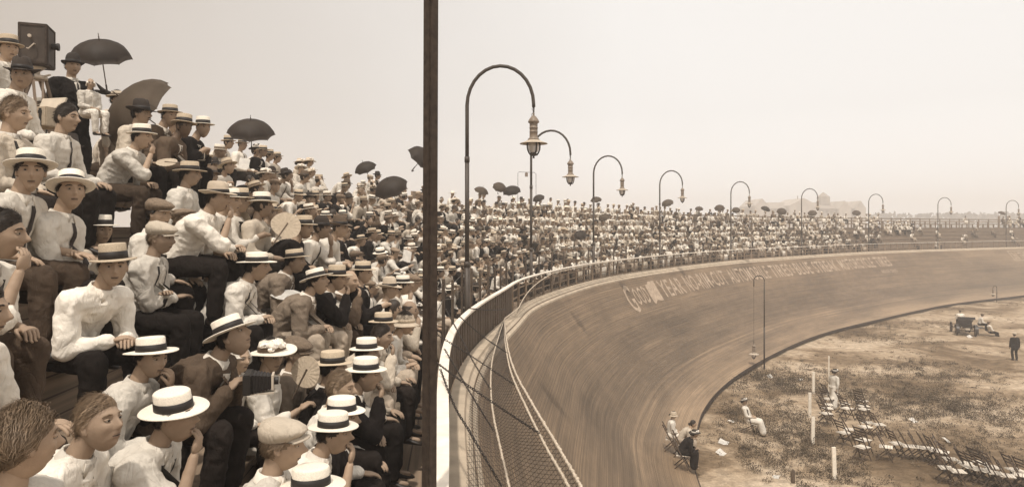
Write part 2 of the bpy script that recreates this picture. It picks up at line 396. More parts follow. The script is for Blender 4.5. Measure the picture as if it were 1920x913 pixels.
# pale lip boards on top of the banking: two stepped ledges
bm = bmesh.new(); sweep(bm, S0, S1, [(-.02, LIP), (-.24, LIP-.01), (-.26, LIP-.06), (-.02, LIP-.06)]); lip = tag(obj('track_ledge', bm, 'ledge_pale'), kind='structure')
bm = bmesh.new(); sweep(bm, S0, S1, [(-.262, LIP-.055), (-.42, LIP-.18), (-.43, LIP-.24), (-.262, LIP-.20)]); obj('track_border', bm, 'ledge_pale')['kind'] = 'structure'
# inner edge board with the gap under it
def inner(s): return -wid(s)
bm = bmesh.new(); n = int((S1-S0)/.5); prev = None
for i in range(n+1):
    s = S0+i*.5; a = inner(s)
    r_ = [bm.verts.new(at(s, a+q, h)) for q, h in ((.01, -CZ+.25), (-.02, -CZ+.255), (-.02, -CZ+.07), (.01, -CZ+.07))]
    if prev: bridge(bm, prev, r_)
    prev = r_
tag(obj('track_edge_board', bm, 'dark_wood'), kind='structure')
# walkway behind the rail, stepped stand, deck
tread = []
def st(d, h, v_): tread.append(lambda s: (d, h, v_))
st(.0, WALK, 0); st(D0, WALK, .95)
for k in range(1, 7):
    h = WALK+RISE*k; d = D0+RUN*(k-1); st(d+.003, h-.02 if False else h, .95+k*1.2-.4)
    if k < 6: st(d+RUN, h, .95+k*1.2-.4+.58)
st(8.2, WALK+RISE*6, 12.5); st(8.2, WALK-1.2, 14)
# treads
stand = strip('grandstand_steps', 'stand_planks', tread, S0, S1, .5)
tag(stand, 'stepped plank seating tiers rising behind the track rail', 'grandstand')
bm = bmesh.new()
for k in range(1, 7):   # overhanging seat boards
    d = D0+RUN*(k-1); h = WALK+RISE*k
    sweep(bm, S0, S1, [(d-.05, h+.004), (d+.24, h+.004), (d+.24, h+.028), (d-.05, h+.028)], 1.0)
obj('seat_boards', bm, 'grey_wood', stand)
bm = bmesh.new()
for d, h in ((DECK_D+.62, .43), (DECK_D+1.35, .80)): sweep(bm, S0, S1, [(d-.14, h-.03), (d+.14, h-.03), (d+.14, h), (d-.14, h)], 1.0)
s = S0+1
while s < S1-1:
    for d, h in ((DECK_D+.62, .43), (DECK_D+1.35, .80)): beam(bm, at(s, d, -.02), at(s, d, h-.03), .06, .2)
    s += 2.4
obj('deck_bench', bm, 'grey_wood', stand)

# rail on the track side
rail = empty('track_rail', at(20, 0, WALK)); tag(rail, 'curved low board fence with pale top rail round the outer rim of the track', 'fence')
def rp(name, bm, m, **k):
    o = obj(name, bm, m, None, **k); o.parent = rail; o.matrix_parent_inverse = Matrix.Translation(-rail.location); return o
sb = s_at_y(17)
bm = bmesh.new(); sweep(bm, S0, S1, [(-.045, RAIL-.02), (.075, RAIL-.02), (.075, RAIL+.02), (-.045, RAIL+.02)], .4)
rp('top_rail', bm, 'rail_white')
bm = bmesh.new()
for h in (-.28, -.55, -.80): sweep(bm, S0, S1, [(.05, RAIL+h), (.07, RAIL+h), (.07, RAIL+h+.045), (.05, RAIL+h+.045)], 1.0)
rp('wire_rails', bm, 'grey_wood')
s = S0+.4; cnt = 0; far_posts = bmesh.new()
posts = []
while s < S1:
    y = at(s).y
    if 2.5 < y < 120: posts.append(s)
    s += .36 if y < 21 else 1.3
pbm = bmesh.new()
ind = [s for s in posts if s_at_y(21) <= s][:90]
for s in posts:
    if s in ind: continue
    a = at(s, .02); n = nrm(s); rot = Matrix.Rotation(math.atan2(n.y, n.x), 3, 'Z')
    box(pbm, V((a.x, a.y, CZ+(RAIL-.02+LIP-.05)/2)), (.022, .30 if random.random() < .5 else .18, RAIL-.03-LIP+.05), rot)
rp('picket_boards', pbm, 'post_wood')['kind'] = 'stuff'
for s in ind:
    bm = bmesh.new(); a = at(s, .02); n = nrm(s); rot = Matrix.Rotation(math.atan2(n.y, n.x), 3, 'Z')
    box(bm, V((a.x, a.y, CZ+(RAIL-.02+LIP-.05)/2)), (.05, .16, RAIL-.03-LIP+.05), rot); rp('post', bm, 'grey_wood')
# tall thin uprights behind the near part of the rail
up = empty('picket_uprights', at(12, .3, WALK)); 
up.name = 'upright_fence'; tag(up, 'tall thin dark uprights with slack wires just behind the near rail', 'fence')
s = s_at_y(11.5); bm = None; k = 0; ends = []
while at(s).y < 46:
    bm = bmesh.new(); a = at(s, .33); hh = 1.55+random.random()*.25; n = nrm(s)
    box(bm, (a.x, a.y, CZ+WALK+hh/2), (.05, .075, hh), Matrix.Rotation(math.atan2(n.y, n.x)+random.uniform(-.1, .1), 3, 'Z'))
    o = obj('upright', bm, 'post_wood'); o.parent = up; o.matrix_parent_inverse = Matrix.Translation(-up.location); ends.append((a.x, a.y, CZ+WALK+hh-.08))
    s += 1.15 if at(s).y < 22 else 1.9
bm = bmesh.new()
for hz in (0, -.3):
    tube(bm, [V(e)+V((0, 0, hz)) for e in ends], .008, 5)
o = obj('wire', bm, 'iron'); o.parent = up; o.matrix_parent_inverse = Matrix.Translation(-up.location)

# railing at the back of the deck
back = empty('deck_railing', at(60, 7.6, 0)); tag(back, 'weathered board railing along the back of the top deck', 'fence')
def bp_(name, bm, m):
    o = obj(name, bm, m); o.parent = back; o.matrix_parent_inverse = Matrix.Translation(-back.location); return o
for h in (.45, .80, 1.12):
    bm = bmesh.new(); sweep(bm, s_at_y(28), S1, [(7.6, h-.02), (7.65, h-.02), (7.65, h+.10), (7.6, h+.10)], 1.0); bp_('rail', bm, 'grey_wood')
s = s_at_y(28)
while s < S1-1:
    bm = bmesh.new(); a = at(s, 7.7, .62); n = nrm(s); hh = 1.28 if random.random() > .12 else 1.75
    box(bm, (a.x, a.y, CZ-.02+hh/2), (.1, .1 if hh < 1.5 else .35, hh), Matrix.Rotation(math.atan2(n.y, n.x), 3, 'Z')); bp_('post', bm, 'grey_wood'); s += 2.2

# ---------------------------------------------------------------- dark timber post in front
bm = bmesh.new(); pz = 4.35
a = px(803, 1400, pz); b = px(809.5, -400, pz+.02)
beam(bm, a, b, .076, .076)
bmesh.ops.bevel(bm, geom=bm.edges[:], offset=.012, segments=2, affect='EDGES')
po = obj('timber_post', bm, 'dark_wood'); tag(po, 'tall dark square timber post crossing the whole view beside the rail', 'post')

# ---------------------------------------------------------------- lamp posts
def lantern(root, top, sc=1.0):
    def l_(name, prof, m, n=24):
        bm = bmesh.new(); lathe(bm, [(r*sc, z*sc) for r, z in prof], (0, 0, 0), n); o = obj(name, bm, m, root, top, True); return o
    bm = bmesh.new()
    tube(bm, [(0, 0, 0), (.012, 0, -.04*sc), (-.008, 0, -.09*sc), (0, 0, -.14*sc)], .012*sc, 6)
    tube(bm, [(0.02, 0, 0.02), (-.04*sc, 0, -.05*sc), (.01, 0, -.11*sc), (-.05*sc, 0, -.17*sc), (-.02*sc, 0, -.24*sc)], .006*sc, 5)
    for z in (-.03, -.075, -.11): ball(bm, (0, 0, z*sc), .022*sc, 8, 5)
    obj('hanger', bm, 'iron', root, top, True)
    l_('housing', [(.0, -.13), (.018, -.14), (.026, -.165), (.016, -.185), (.03, -.195), (.055, -.215), (.085, -.255), (.113, -.30), (.122, -.325), (.118, -.345), (.09, -.36), (.088, -.37), (.086, -.45), (.095, -.455), (.095, -.468), (.086, -.474), (.086, -.54), (.093, -.545), (.093, -.552), (.086, -.557), (.088, -.66), (.10, -.68), (.125, -.70), (.13, -.725), (.0, -.73)], 'lamp_metal')
    l_('shade', [(.12, -.72), (.17, -.745), (.24, -.775), (.30, -.795), (.302, -.805), (.24, -.79), (.17, -.765), (.12, -.74)], 'lamp_shade', 32)
    l_('globe', [(.07, -.745), (.105, -.79), (.118, -.85), (.112, -.92), (.085, -.98), (.05, -1.0)], 'lamp_glass', 20)
    bm = bmesh.new()
    for k in range(4):
        a_ = k*math.pi/2+.4; tube(bm, [(math.cos(a_)*r*sc, math.sin(a_)*r*sc, z*sc) for r, z in ((.12, -.74), (.148, -.80), (.15, -.87), (.138, -.94), (.11, -1.0), (.075, -1.045))], .017*sc, 6)
    lathe(bm, [(.0, -1.0), (.06*sc, -1.0*sc), (.085*sc, -1.045*sc), (.07*sc, -1.06*sc), (.02*sc, -1.07*sc), (.02*sc, -1.11*sc), (.035*sc, -1.115*sc), (0, -1.12*sc)], (0, 0, 0), 16)
    obj('cage', bm, 'iron', root, top, True)
ords = ['first', 'second', 'third', 'fourth', 'fifth', 'sixth', 'seventh', 'eighth', 'ninth']
extra = ['nearest and largest, at the bend of the rail', 'second nearest, arch partly behind the nearest lantern', 'third right of the timber post, over the crowd', 'fourth right of the timber post, over the crowd', 'fifth, left of the distant gabled hall', 'sixth, in front of the distant gabled hall', 'seventh, just right of the distant gabled hall', 'eighth, above empty benches', 'ninth and farthest, at the right edge']
S_L = []
for i, (xp, z) in enumerate(LP):
    s = s_at_px(xp, .2, 8); S_L.append(s); b = at(s, .22, WALK); r_ = .73
    root = empty('arc_lamp_post', b); tag(root, 'arched iron lamp post, '+extra[i], 'lamp post', 'arched lamp posts along the track rail')
    inw = -nrm(s); H = 3.55-WALK   # arch crown above walkway
    bm = bmesh.new(); zs = H-r_-.15
    tube(bm, [(0, 0, 0), (0, 0, 1.9)], .062, 10); tube(bm, [(0, 0, 1.86), (0, 0, 1.98)], .07, 10); tube(bm, [(0, 0, 1.9), (0, 0, zs-1.2)], .048, 10); tube(bm, [(0, 0, zs-1.24), (0, 0, zs-1.12)], .057, 10)
    obj('pole', bm, 'iron', root, smooth=True)
    bm = bmesh.new(); pts = [V((0, 0, zs-1.2)), V((0, 0, zs-.4)), V((0, 0, zs))]
    for k in range(1, 15):
        a_ = math.pi*k/14; pts.append(inw*(r_*(1-math.cos(a_)))+V((0, 0, zs+(r_+.12)*math.sin(a_))))
    pts.append(inw*2*r_+V((0, 0, zs-.06))); tube(bm, pts, [.042]*3+[.038]*(len(pts)-3), 10)
    obj('arch_arm', bm, 'iron', root, smooth=True)
    lantern(root, inw*2*r_+V((0, 0, zs-.05)))
# lamp poles in the infield, lantern lowered on its rope
for (xp, yb, lab, yt) in ((1433, 692, 'slender iron lamp pole at the infield edge with its lantern lowered on a line', 517), (1869, 566, 'far slender lamp pole at the infield edge behind the automobile', 536)):
    b = on_level(xp, yb, CZ); root = empty('infield_lamp_post', b); tag(root, lab, 'lamp post', 'lamp poles in the infield')
    H = (yb-yt)/F*b.y; r_ = .25*(1 if yt < 530 else .7)
    bm = bmesh.new(); tube(bm, [(0, 0, 0), (0, 0, H*.45)], .045, 8); tube(bm, [(0, 0, H*.44), (0, 0, H-r_-.05)], .034, 8); obj('pole', bm, 'iron', root, smooth=True)
    bm = bmesh.new(); pts = [V((0, 0, H-r_-.1))]+[V((-r_*1.15*(1-math.cos(math.pi*k/10)), 0, H-r_+r_*math.sin(math.pi*k/10))) for k in range(11)]+[V((-2.3*r_, 0, H-r_-.35))]
    tube(bm, pts, .026, 8); obj('arch_arm', bm, 'iron', root, smooth=True)
    bm = bmesh.new(); zl = 1.55; tube(bm, [(-2.3*r_, 0, H-r_-.35), (-2.3*r_, 0, zl)], .006, 4); obj('line', bm, 'iron', root)
    lantern(root, V((-2.3*r_, 0, zl)), .9)

# lantern in a thin wire frame behind the crowd
b = at(s_at_px(989, 5.2, 8), 6.2, 0); zf = b.y
fr = empty('framed_lamp', (b.x, b.y, CZ-.02)); tag(fr, 'small box lamp hung in a thin wire frame above the back of the crowd', 'lamp')
x0, x1 = (971-960)/F*zf-b.x, (1005-960)/F*zf-b.x; zt = (HY-322)/F*zf; bm = bmesh.new()
tube(bm, [(x0, 0, 0), (x0, 0, zt-.06), (x0+.06, 0, zt), (x1-.1, 0, zt-.03), (x1, 0, zt-.1), (x1, 0, 0)], .012, 6); obj('frame', bm, 'iron', fr)
bm = bmesh.new(); xc = (987-960)/F*zf-b.x; box(bm, (xc, 0, zt-.17), (.17, .15, .19)); tube(bm, [(xc, 0, zt), (xc, 0, zt-.08)], .01, 6)
lathe(bm, [(.10, -.07), (.03, -.03), (.0, -.02)], (xc, 0, zt), 4); obj('lamp_box', bm, 'lamp_metal', fr)

# ---------------------------------------------------------------- safety net, ropes and chains over the near rim
net = empty('safety_net', at(8, -.4, LIP)); tag(net, 'fine wire safety net with pale roped edges hung along the near rim', 'net')
def np_(name, bm, m, **k):
    o = obj(name, bm, m, **k); o.parent = net; o.matrix_parent_inverse = Matrix.Translation(-net.location); return o
node = px(946, 597, 18.6)
edgeL = [px(872, 960, 6.2), px(874, 913, 6.4), px(878, 800, 7.9), px(883, 745, 9.2), px(897, 700, 11.0), px(915, 655, 13.4), px(932, 622, 16), node]
edgeR = [px(1112, 960, 4.6), px(1090, 913, 4.9), px(1042, 830, 5.9), px(1000, 760, 7.1), px(967, 700, 9.0), px(954, 660, 11.2), px(948, 625, 14.6), node]
edgeM = [px(968, 960, 5.7), px(955, 913, 6.0), px(935, 825, 7.3), px(924, 770, 8.6), px(920, 715, 10.4), px(924, 670, 12.6), px(936, 628, 15.6), node]
edgeN = [px(1087, 960, 4.8), px(1067, 913, 5.1), px(1020, 830, 6.1), px(985, 760, 7.3), px(959, 700, 9.2), px(950, 660, 11.4), px(946, 628, 14.8), node]
def smooth_line(P, n=12):
    P = [V(p) for p in P]; Q = [2*P[0]-P[1]]+P+[2*P[-1]-P[-2]]; out = []
    for i in range(1, len(Q)-2):
        p0, p1, p2, p3 = Q[i-1:i+3]
        for k in range(n):
            t = k/n; out.append(.5*((2*p1)+(p2-p0)*t+(2*p0-5*p1+4*p2-p3)*t*t+(3*p1-p0-3*p2+p3)*t**3))
    out.append(P[-1]); return out
EL, EM, ER, EN = [smooth_line(e) for e in (edgeL, edgeM, edgeR, edgeN)]
nl = len(EL)
def net_pt(i, t):        # across the net 0..1
    if t < .4: q = EL[i].lerp(EM[i], t/.4)
    else: q = EM[i].lerp(ER[i], (t-.4)/.6)
    return q-V((0, 0, .16*math.sin(math.pi*t)*min(1, (nl-1-i)/20)))
def net_uv(a, t):
    a = max(0, min(nl-1.0001, a)); i = int(a); return net_pt(i, t).lerp(net_pt(i+1, t), a-i)
bm = bmesh.new(); NW = 46
def wire_strip(bm, pts, wd):
    prev = None
    for i, p in enumerate(pts):
        d = (pts[min(i+1, len(pts)-1)]-pts[max(i-1, 0)]).normalized(); v_ = (p-V((0, 0, CZ))).normalized(); x = V((1, 0, .2)) if abs(d.x) < .5 else V((0, 1, 0))
        x = (x-d*x.dot(d)).normalized()*wd; y_ = d.cross(x)
        r_ = [bm.verts.new(p+x), bm.verts.new(p+y_), bm.verts.new(p-x), bm.verts.new(p-y_)]
        if prev: bridge(bm, prev, r_)
        prev = r_
for k in range(NW*2):     # two families of slanting wires
    for sgn in (1, -1):
        pts = []
        for q in range(41):
            t = q/40; a = k*1.1+sgn*(t-.5)*14-6
            if 0 <= a <= nl-6: pts.append(net_uv(a, t))
        if len(pts) > 2: wire_strip(bm, pts, .0021)
for k in range(1, 42):
    wire_strip(bm, [net_uv(a*2.0, k/42) for a in range(0, nl//2)], .0018)
np_('net_mesh', bm, 'iron')
for ln, r_ in ((EM, .011), (ER, .012), (EN, .011)):
    bm = bmesh.new(); tube(bm, ln, r_, 6)
    for i in range(4, len(ln)-2):
        for q in range(3):
            p = ln[i].lerp(ln[i+1], q/3); d = (ln[i+1]-ln[i]).normalized()
            if p.y < 14: ball(bm, p+V((random.uniform(-1, 1), 0, random.uniform(-1, 1)))*r_*.5, r_*1.25, 5, 3)
    np_('edge_rope', bm, 'rope', smooth=True)
# upstanding net beyond the node: cable rising to the rail
cab = [node]
s_n = s_at_y(19.5)
for k in range(1, 60):
    s = s_n+k*.6; h = LIP+.05+(RAIL-.04-LIP)*min(1, (k/11)**.7); cab.append(at(s, -.28-.12*math.sin(min(k/40, 1)*math.pi), h))
bm = bmesh.new(); tube(bm, cab, .014, 6); np_('top_cable', bm, 'rope')
bm = bmesh.new()
for k in range(len(cab)-1):
    s = s_n+k*.6
    for q in range(3):
        p = cab[k].lerp(cab[k+1], q/3); b_ = at(s+.2*q, -.22, LIP); wire_strip(bm, [b_, p], .0028)
        b2_ = at(s+.2*q+.55, -.22, LIP); wire_strip(bm, [b2_, p], .0024)
for t in (.25, .5, .75): wire_strip(bm, [at(s_n+k*.6, -.22, LIP).lerp(cab[k], t) for k in range(len(cab))], .003)
np_('upright_mesh', bm, 'iron')
# chains
CH = [([(816, 625, 9.6), (880, 665, 9.6), (971, 725, 9.1)], 'iron chain reaching highest on the roped net edge'),
      ([(818, 679, 7.9), (864, 713, 7.4), (940, 765, 6.9), (1015, 814, 6.25)], 'iron chain running farthest right across the net'),
      ([(834, 655, 9.2), (887, 745, 8.2), (929, 812, 7.5)], 'iron chain ending at the middle rope of the net'),
      ([(826, 693, 7.6), (852, 760, 6.9), (880, 808, 6.5), (945, 918, 5.9)], 'lowest iron chain hanging over the pale ledge'),
      ([(858, 590, 12.4), (905, 630, 13.4), (953, 663, 11.2)], 'thin iron chain in front of the fence bend'),
      ([(880, 578, 14.0), (915, 581, 16), (949, 580, 18)], 'short nearly level chain at the tip of the net'),
      ([(836, 580, 11.4), (862, 628, 10.4), (887, 677, 9.8), (921, 731, 9.2)], 'iron chain crossing behind the highest one')]
def link_mesh():
    bm = bmesh.new(); pts = []
    a, b, r = .021, .011, .0044; n = 12; prev = first = None
    for i in range(n):
        t = 2*math.pi*i/n; c = V((a*math.cos(t), b*math.sin(t), 0)); t2 = 2*math.pi*(i+.5)/n
        d = V((-a*math.sin(t), b*math.cos(t), 0)).normalized(); x = V((0, 0, 1)); y = d.cross(x)
        rr = ring(bm, c, x, y, r, r, 5)
        if prev: bridge(bm, prev, rr)
        else: first = rr
        prev = rr
    bridge(bm, prev, first); return bm
LB = link_mesh(); lverts = [v.co.copy() for v in LB.verts]; lfaces = [[v.index for v in f.verts] for f in LB.faces] if not LB.verts.index_update() else None
for P, lab in CH:
    pts = smooth_line([px(*q) for q in P], 16); bm = bmesh.new(); acc_ = [0]
    for a, b in zip(pts, pts[1:]): acc_.append(acc_[-1]+(b-a).length)
    sag = .05*acc_[-1]
    tot = acc_[-1]; n = int(tot/.036); j = 0
    for i in range(n):
        q = i*.036
        while acc_[j+1] < q: j += 1
        t = (q-acc_[j])/(acc_[j+1]-acc_[j]); c = pts[j].lerp(pts[j+1], t)
        d = (pts[j+1]-pts[j]).normalized(); x, y = frame_of(d)
        if i % 2: x, y = y, -x
        ang = random.uniform(-.35, .35); x, y = x*math.cos(ang)+y*math.sin(ang), y*math.cos(ang)-x*math.sin(ang)
        vs = [bm.verts.new(c+d*v.x*1.15+x*v.y+y*v.z) for v in lverts]
        for f in lfaces: bm.faces.new([vs[k] for k in f])
    o = obj('chain', bm, 'chain', smooth=True); tag(o, lab, 'chain', 'chains between fence and net')
LB.free()

# ---------------------------------------------------------------- painted advertisement on the boards
ad_root = empty('painted_sign', tpt(s_at_px(1400, -.4, 8), 1, .02)); tag(ad_root, 'faded tyre advertisement in pale capitals painted along the top of the banking', 'sign')
def word(txt, x0, x1, v0, v1, m='paint_letter', root=ad_root, name='painted_word'):
    cu = bpy.data.curves.new('t', 'FONT'); cu.body = txt; cu.size = 1; cu.offset = .012; cu.space_character = 1.1; cu.resolution_u = 2; to = bpy.data.objects.new('t', cu); C.objects.link(to)
    dg = bpy.context.evaluated_depsgraph_get(); me = bpy.data.meshes.new_from_object(to.evaluated_get(dg)); bpy.data.objects.remove(to)
    bm = bmesh.new(); bm.from_mesh(me); bmesh.ops.triangulate(bm, faces=bm.faces)
    bmesh.ops.subdivide_edges(bm, edges=[e for e in bm.edges if e.calc_length() > .12], cuts=2, use_grid_fill=False); bmesh.ops.triangulate(bm, faces=bm.faces)
    X = [v.co.x for v in bm.verts]; Y = [v.co.y for v in bm.verts]; xa, xb, ya, yb = min(X), max(X), min(Y), max(Y)
    sa, sb_ = s_at_px(x0, -.5, 8), s_at_px(x1, -.5, 8)
    for v in bm.verts: v.co = tpt(sa+(v.co.x-xa)/(xb-xa)*(sb_-sa), v1-(v.co.y-ya)/(yb-ya)*(v1-v0), .012)
    o = obj(name, bm, m); o.parent = root; o.matrix_parent_inverse = Matrix.Translation(-root.location)
    return o
for t_, a, b, va, vb in (('G', 1159, 1172, .35, 1.75), ('OOD', 1174, 1199, .55, 1.45), ('YEAR', 1224, 1266, .45, 1.4), ('NO-RIM-CUT', 1273, 1348, .4, 1.4), ('AUTOMOBILE', 1355, 1428, .4, 1.4), ('TIRES', 1434, 1470, .4, 1.4), ('&', 1473, 1477, .5, 1.2),
        ('BLUE', 1481, 1509, .4, 1.4), ('STREAK', 1515, 1558, .4, 1.4), ('MOTORCYCLE', 1564, 1626, .4, 1.4), ('TIRES', 1631, 1658, .4, 1.4), ('AKRON OHIO', 1628, 1657, 1.75, 2.1)):
    word(t_, a, b, va, vb)
# winged foot emblem between the first two words
bm = bmesh.new(); sa, sb_ = s_at_px(1201, -.5, 8), s_at_px(1221, -.5, 8)
P = [(.05, 1), (.0, .9), (.25, .62), (.3, .35), (.05, .1), (.25, .12), (.45, .0), (1, .0), (.8, .16), (.88, .22), (.62, .34), (.62, .55), (.7, .75), (.95, .9), (.8, .93), (.4, .84)]
bm.faces.new([bm.verts.new((a, b, 0)) for a, b in P]); bmesh.ops.triangulate(bm, faces=bm.faces); bmesh.ops.subdivide_edges(bm, edges=bm.edges[:], cuts=3, use_grid_fill=True); bmesh.ops.triangulate(bm, faces=bm.faces)
for v in bm.verts: v.co = tpt(sa+v.co.x*(sb_-sa), .40+v.co.y*1.2, .012)
o = obj('winged_foot', bm, 'paint_letter'); o.parent = ad_root; o.matrix_parent_inverse = Matrix.Translation(-ad_root.location)
ad2 = empty('framed_painted_sign', tpt(s_at_px(1905, -.4, 8), 1, .02)); tag(ad2, 'painted frame with large white characters on the boards at the far right', 'sign')
word('2nd', 1890, 1899, .45, 1.35, root=ad2); word('THE WINNER', 1903, 1950, .5, 1.3, root=ad2)
bm = bmesh.new(); sa, sb_ = s_at_px(1886, -.5, 8), s_at_px(1960, -.5, 8)
for (a0, v0, a1, v1) in ((0, .3, 1, .36), (0, 1.5, 1, 1.56), (0, .3, .02, 1.56)):
    q = 12
    for i in range(q):
        t0, t1 = a0+(a1-a0)*i/q, a0+(a1-a0)*(i+1)/q
        bm.faces.new([bm.verts.new(tpt(sa+t*(sb_-sa), v_, .012)) for t, v_ in ((t0, v0), (t1, v0), (t1, v1), (t0, v1))])
o = obj('painted_frame', bm, 'paint_letter'); o.parent = ad2; o.matrix_parent_inverse = Matrix.Translation(-ad2.location)

# ---------------------------------------------------------------- distance: gabled hall, tree line
bz = 330.
def P3(xp, yp, z=bz): return px(xp, yp, z)
hall = empty('gabled_hall', (px(1515, 420, bz).x, bz, 0)); tag(hall, 'long pale gabled hall with roof turrets far beyond the stand', 'building')
def hp(name, bm, m):
    o = obj(name, bm, m); o.parent = hall; o.matrix_parent_inverse = Matrix.Translation(-hall.location); return o
def wx(xp): return (xp-960)/F*bz
def wz(yp): return CZ+(HY-yp)/F*bz
bm = bmesh.new(); box(bm, ((wx(1412)+wx(1620))/2, bz+12, wz(391)/2), (wx(1620)-wx(1412), 24, wz(391))); hp('wall', bm, 'building_far')
bm = bmesh.new()      # long hipped roof
x0, x1 = wx(1414), wx(1618); e_, r_ = wz(391.5), wz(378); vs = [bm.verts.new(q) for q in ((x0, bz-1, e_), (x1, bz-1, e_), (x1, bz+25, e_), (x0, bz+25, e_), (x0+10, bz+12, r_), (x1-10, bz+12, r_))]
for q in ((0, 1, 5, 4), (1, 2, 5), (2, 3, 4, 5), (3, 0, 4), (3, 2, 1, 0)): bm.faces.new([vs[i] for i in q])
roof = hp('roof', bm, 'roof_far')
for (xa, xb, yt) in ((1412, 1438, 373), (1475, 1530, 372), (1568, 1590, 377), (1598, 1618, 377)):
    bm = bmesh.new(); xa, xb = wx(xa), wx(xb); zt = wz(yt); ze = wz(391) if yt > 376 else wz(386)
    f_, b_ = bz-3, bz+20
    vs = [bm.verts.new(q) for q in ((xa, f_, 0), (xb, f_, 0), (xb, f_, ze), ((xa+xb)/2, f_, zt), (xa, f_, ze), (xa, b_, 0), (xb, b_, 0), (xb, b_, ze), ((xa+xb)/2, b_, zt), (xa, b_, ze))]
    for q in ((4, 3, 2, 1, 0), (5, 6, 7, 8, 9), (0, 1, 6, 5), (1, 2, 7, 6), (2, 3, 8, 7), (3, 4, 9, 8), (4, 0, 5, 9)): bm.faces.new([vs[i] for i in q])
    hp('gable', bm, 'building_far')
bm = bmesh.new(); box(bm, (wx(1558), bz+8, wz(376)), (4.5, 4.5, 4)); lathe(bm, [(3.2, 0), (.1, 2.4)], (wx(1558), bz+8, wz(376)+2), 4); hp('turret', bm, 'roof_far')
bm = bmesh.new(); tube(bm, [(wx(1489), bz-4, wz(374)), (wx(1489), bz-4, wz(368))], .25, 5); hp('flagpole', bm, 'roof_far')
for i in range(26):
    bm = bmesh.new(); xw = wx(1418+i*7.8); box(bm, (xw, bz-3.2 if False else bz-.06, wz(399)), (.9, .08, 2.0)); hp('window', bm, 'roof_far')
bm = bmesh.new(); rnd = random.Random(3)
for i in range(3400):
    xp = rnd.uniform(1180, 1960); base = 402+2.2*noise.noise(V((xp*.02, 0, 0)))+(0 if xp > 1560 else 8); z = rnd.uniform(395, 440)
    top = CZ+(HY-base)/F*420+1.6*noise.noise(V((xp*.11, 2, 0)))
    c = V(((xp-960)/F*z, z, rnd.uniform(0, 1)**.6*top)); r0 = rnd.uniform(.8, 2.0)
    a = V((rnd.gauss(0, 1), rnd.gauss(0, 1), rnd.gauss(0, 1))).normalized(); x, y = frame_of(a)
    q = [bm.verts.new(c+x*(r0*math.cos(k*1.2566)*rnd.uniform(.6, 1.2))+y*(r0*math.sin(k*1.2566)*rnd.uniform(.6, 1.2))) for k in range(5)]; bm.faces.new(q)
tag(obj('far_wood', bm, 'tree_far', smooth='keep'), 'low hazy line of woods on the far horizon', 'woods', kind='stuff')
# the air
bm = bmesh.new(); box(bm, (120, 215, 13), (760, 520, 29))
hz = bpy.data.materials.new('haze'); hz.use_nodes = True; t = hz.node_tree; t.nodes.remove(t.nodes['Principled BSDF'])
pv = t.nodes.new('ShaderNodeVolumePrincipled'); pv.inputs['Color'].default_value = (.97, .94, .91, 1); pv.inputs['Density'].default_value = .0025; pv.inputs['Anisotropy'].default_value = .2
t.links.new(pv.outputs[0], t.nodes['Material Output'].inputs['Volume']); M['haze'] = hz
tag(obj('haze', bm, 'haze'), kind='stuff')
# ================================================================ PEOPLE
from mathutils.bvhtree import BVHTree
X_, Y_, Z_ = V((1, 0, 0)), V((0, 1, 0)), V((0, 0, 1))
def capsule(bm, a, b, ra, rb, n=10, e=3):
    a, b = V(a), V(b); d = (b-a).normalized(); x, y = frame_of(d); pts = []
    for i in range(e+1):
        t = math.pi/2*i/e; pts.append((a-d*ra*math.cos(t), max(ra*math.sin(t), ra*.12)))
    for i in range(e+1):
        t = math.pi/2*i/e; pts.append((b+d*rb*math.sin(t), max(rb*math.cos(t), rb*.12)))
    prev = None
    for p, r in pts:
        rr = ring(bm, p, x, y, r, r, n)
        if prev: bridge(bm, prev, rr)
        else: bm.faces.new(rr[::-1])
        prev = rr
    bm.faces.new(prev)
def voxel(bm, vox, sm=3, folds=0., seed=0):
    me = bpy.data.meshes.new('t'); bmesh.ops.recalc_face_normals(bm, faces=bm.faces); bm.to_mesh(me); bm.free()
    o = bpy.data.objects.new('t', me); C.objects.link(o); md = o.modifiers.new('r', 'REMESH'); md.mode = 'VOXEL'; md.voxel_size = vox
    dg = bpy.context.evaluated_depsgraph_get(); m2 = bpy.data.meshes.new_from_object(o.evaluated_get(dg)); bpy.data.objects.remove(o); bpy.data.meshes.remove(me)
    bm = bmesh.new(); bm.from_mesh(m2); bpy.data.meshes.remove(m2)
    for _ in range(sm): bmesh.ops.smooth_vert(bm, verts=bm.verts, factor=.5, use_axis_x=True, use_axis_y=True, use_axis_z=True)
    if folds:
        bm.normal_update(); off = V((seed*3.7, seed*1.3, 0)); mv = []
        for v in bm.verts:
            q = v.co+off; w_ = V((noise.noise(q*5), noise.noise(q*5+V((9, 0, 0))), 0))*.06
            a_ = q+w_; sx_ = 1 if v.co.x > 0 else -1     # long folds running down the body and slantwise over the arms
            r_ = 1-abs(noise.noise(V((a_.x*11+sx_*a_.z*4, a_.y*11, a_.z*3.2-sx_*a_.x*3))))*2; r2 = 1-abs(noise.noise(V((a_.x*9, a_.y*9-a_.z*6, a_.z*15+a_.y*7))))*2
            mv.append(v.normal*(folds*(r_*.75+max(0, r2-.25)*.6-.5)))
        for v, m_ in zip(bm.verts, mv): v.co += m_
        bmesh.ops.smooth_vert(bm, verts=bm.verts, factor=.4, use_axis_x=True, use_axis_y=True, use_axis_z=True)
    return bm
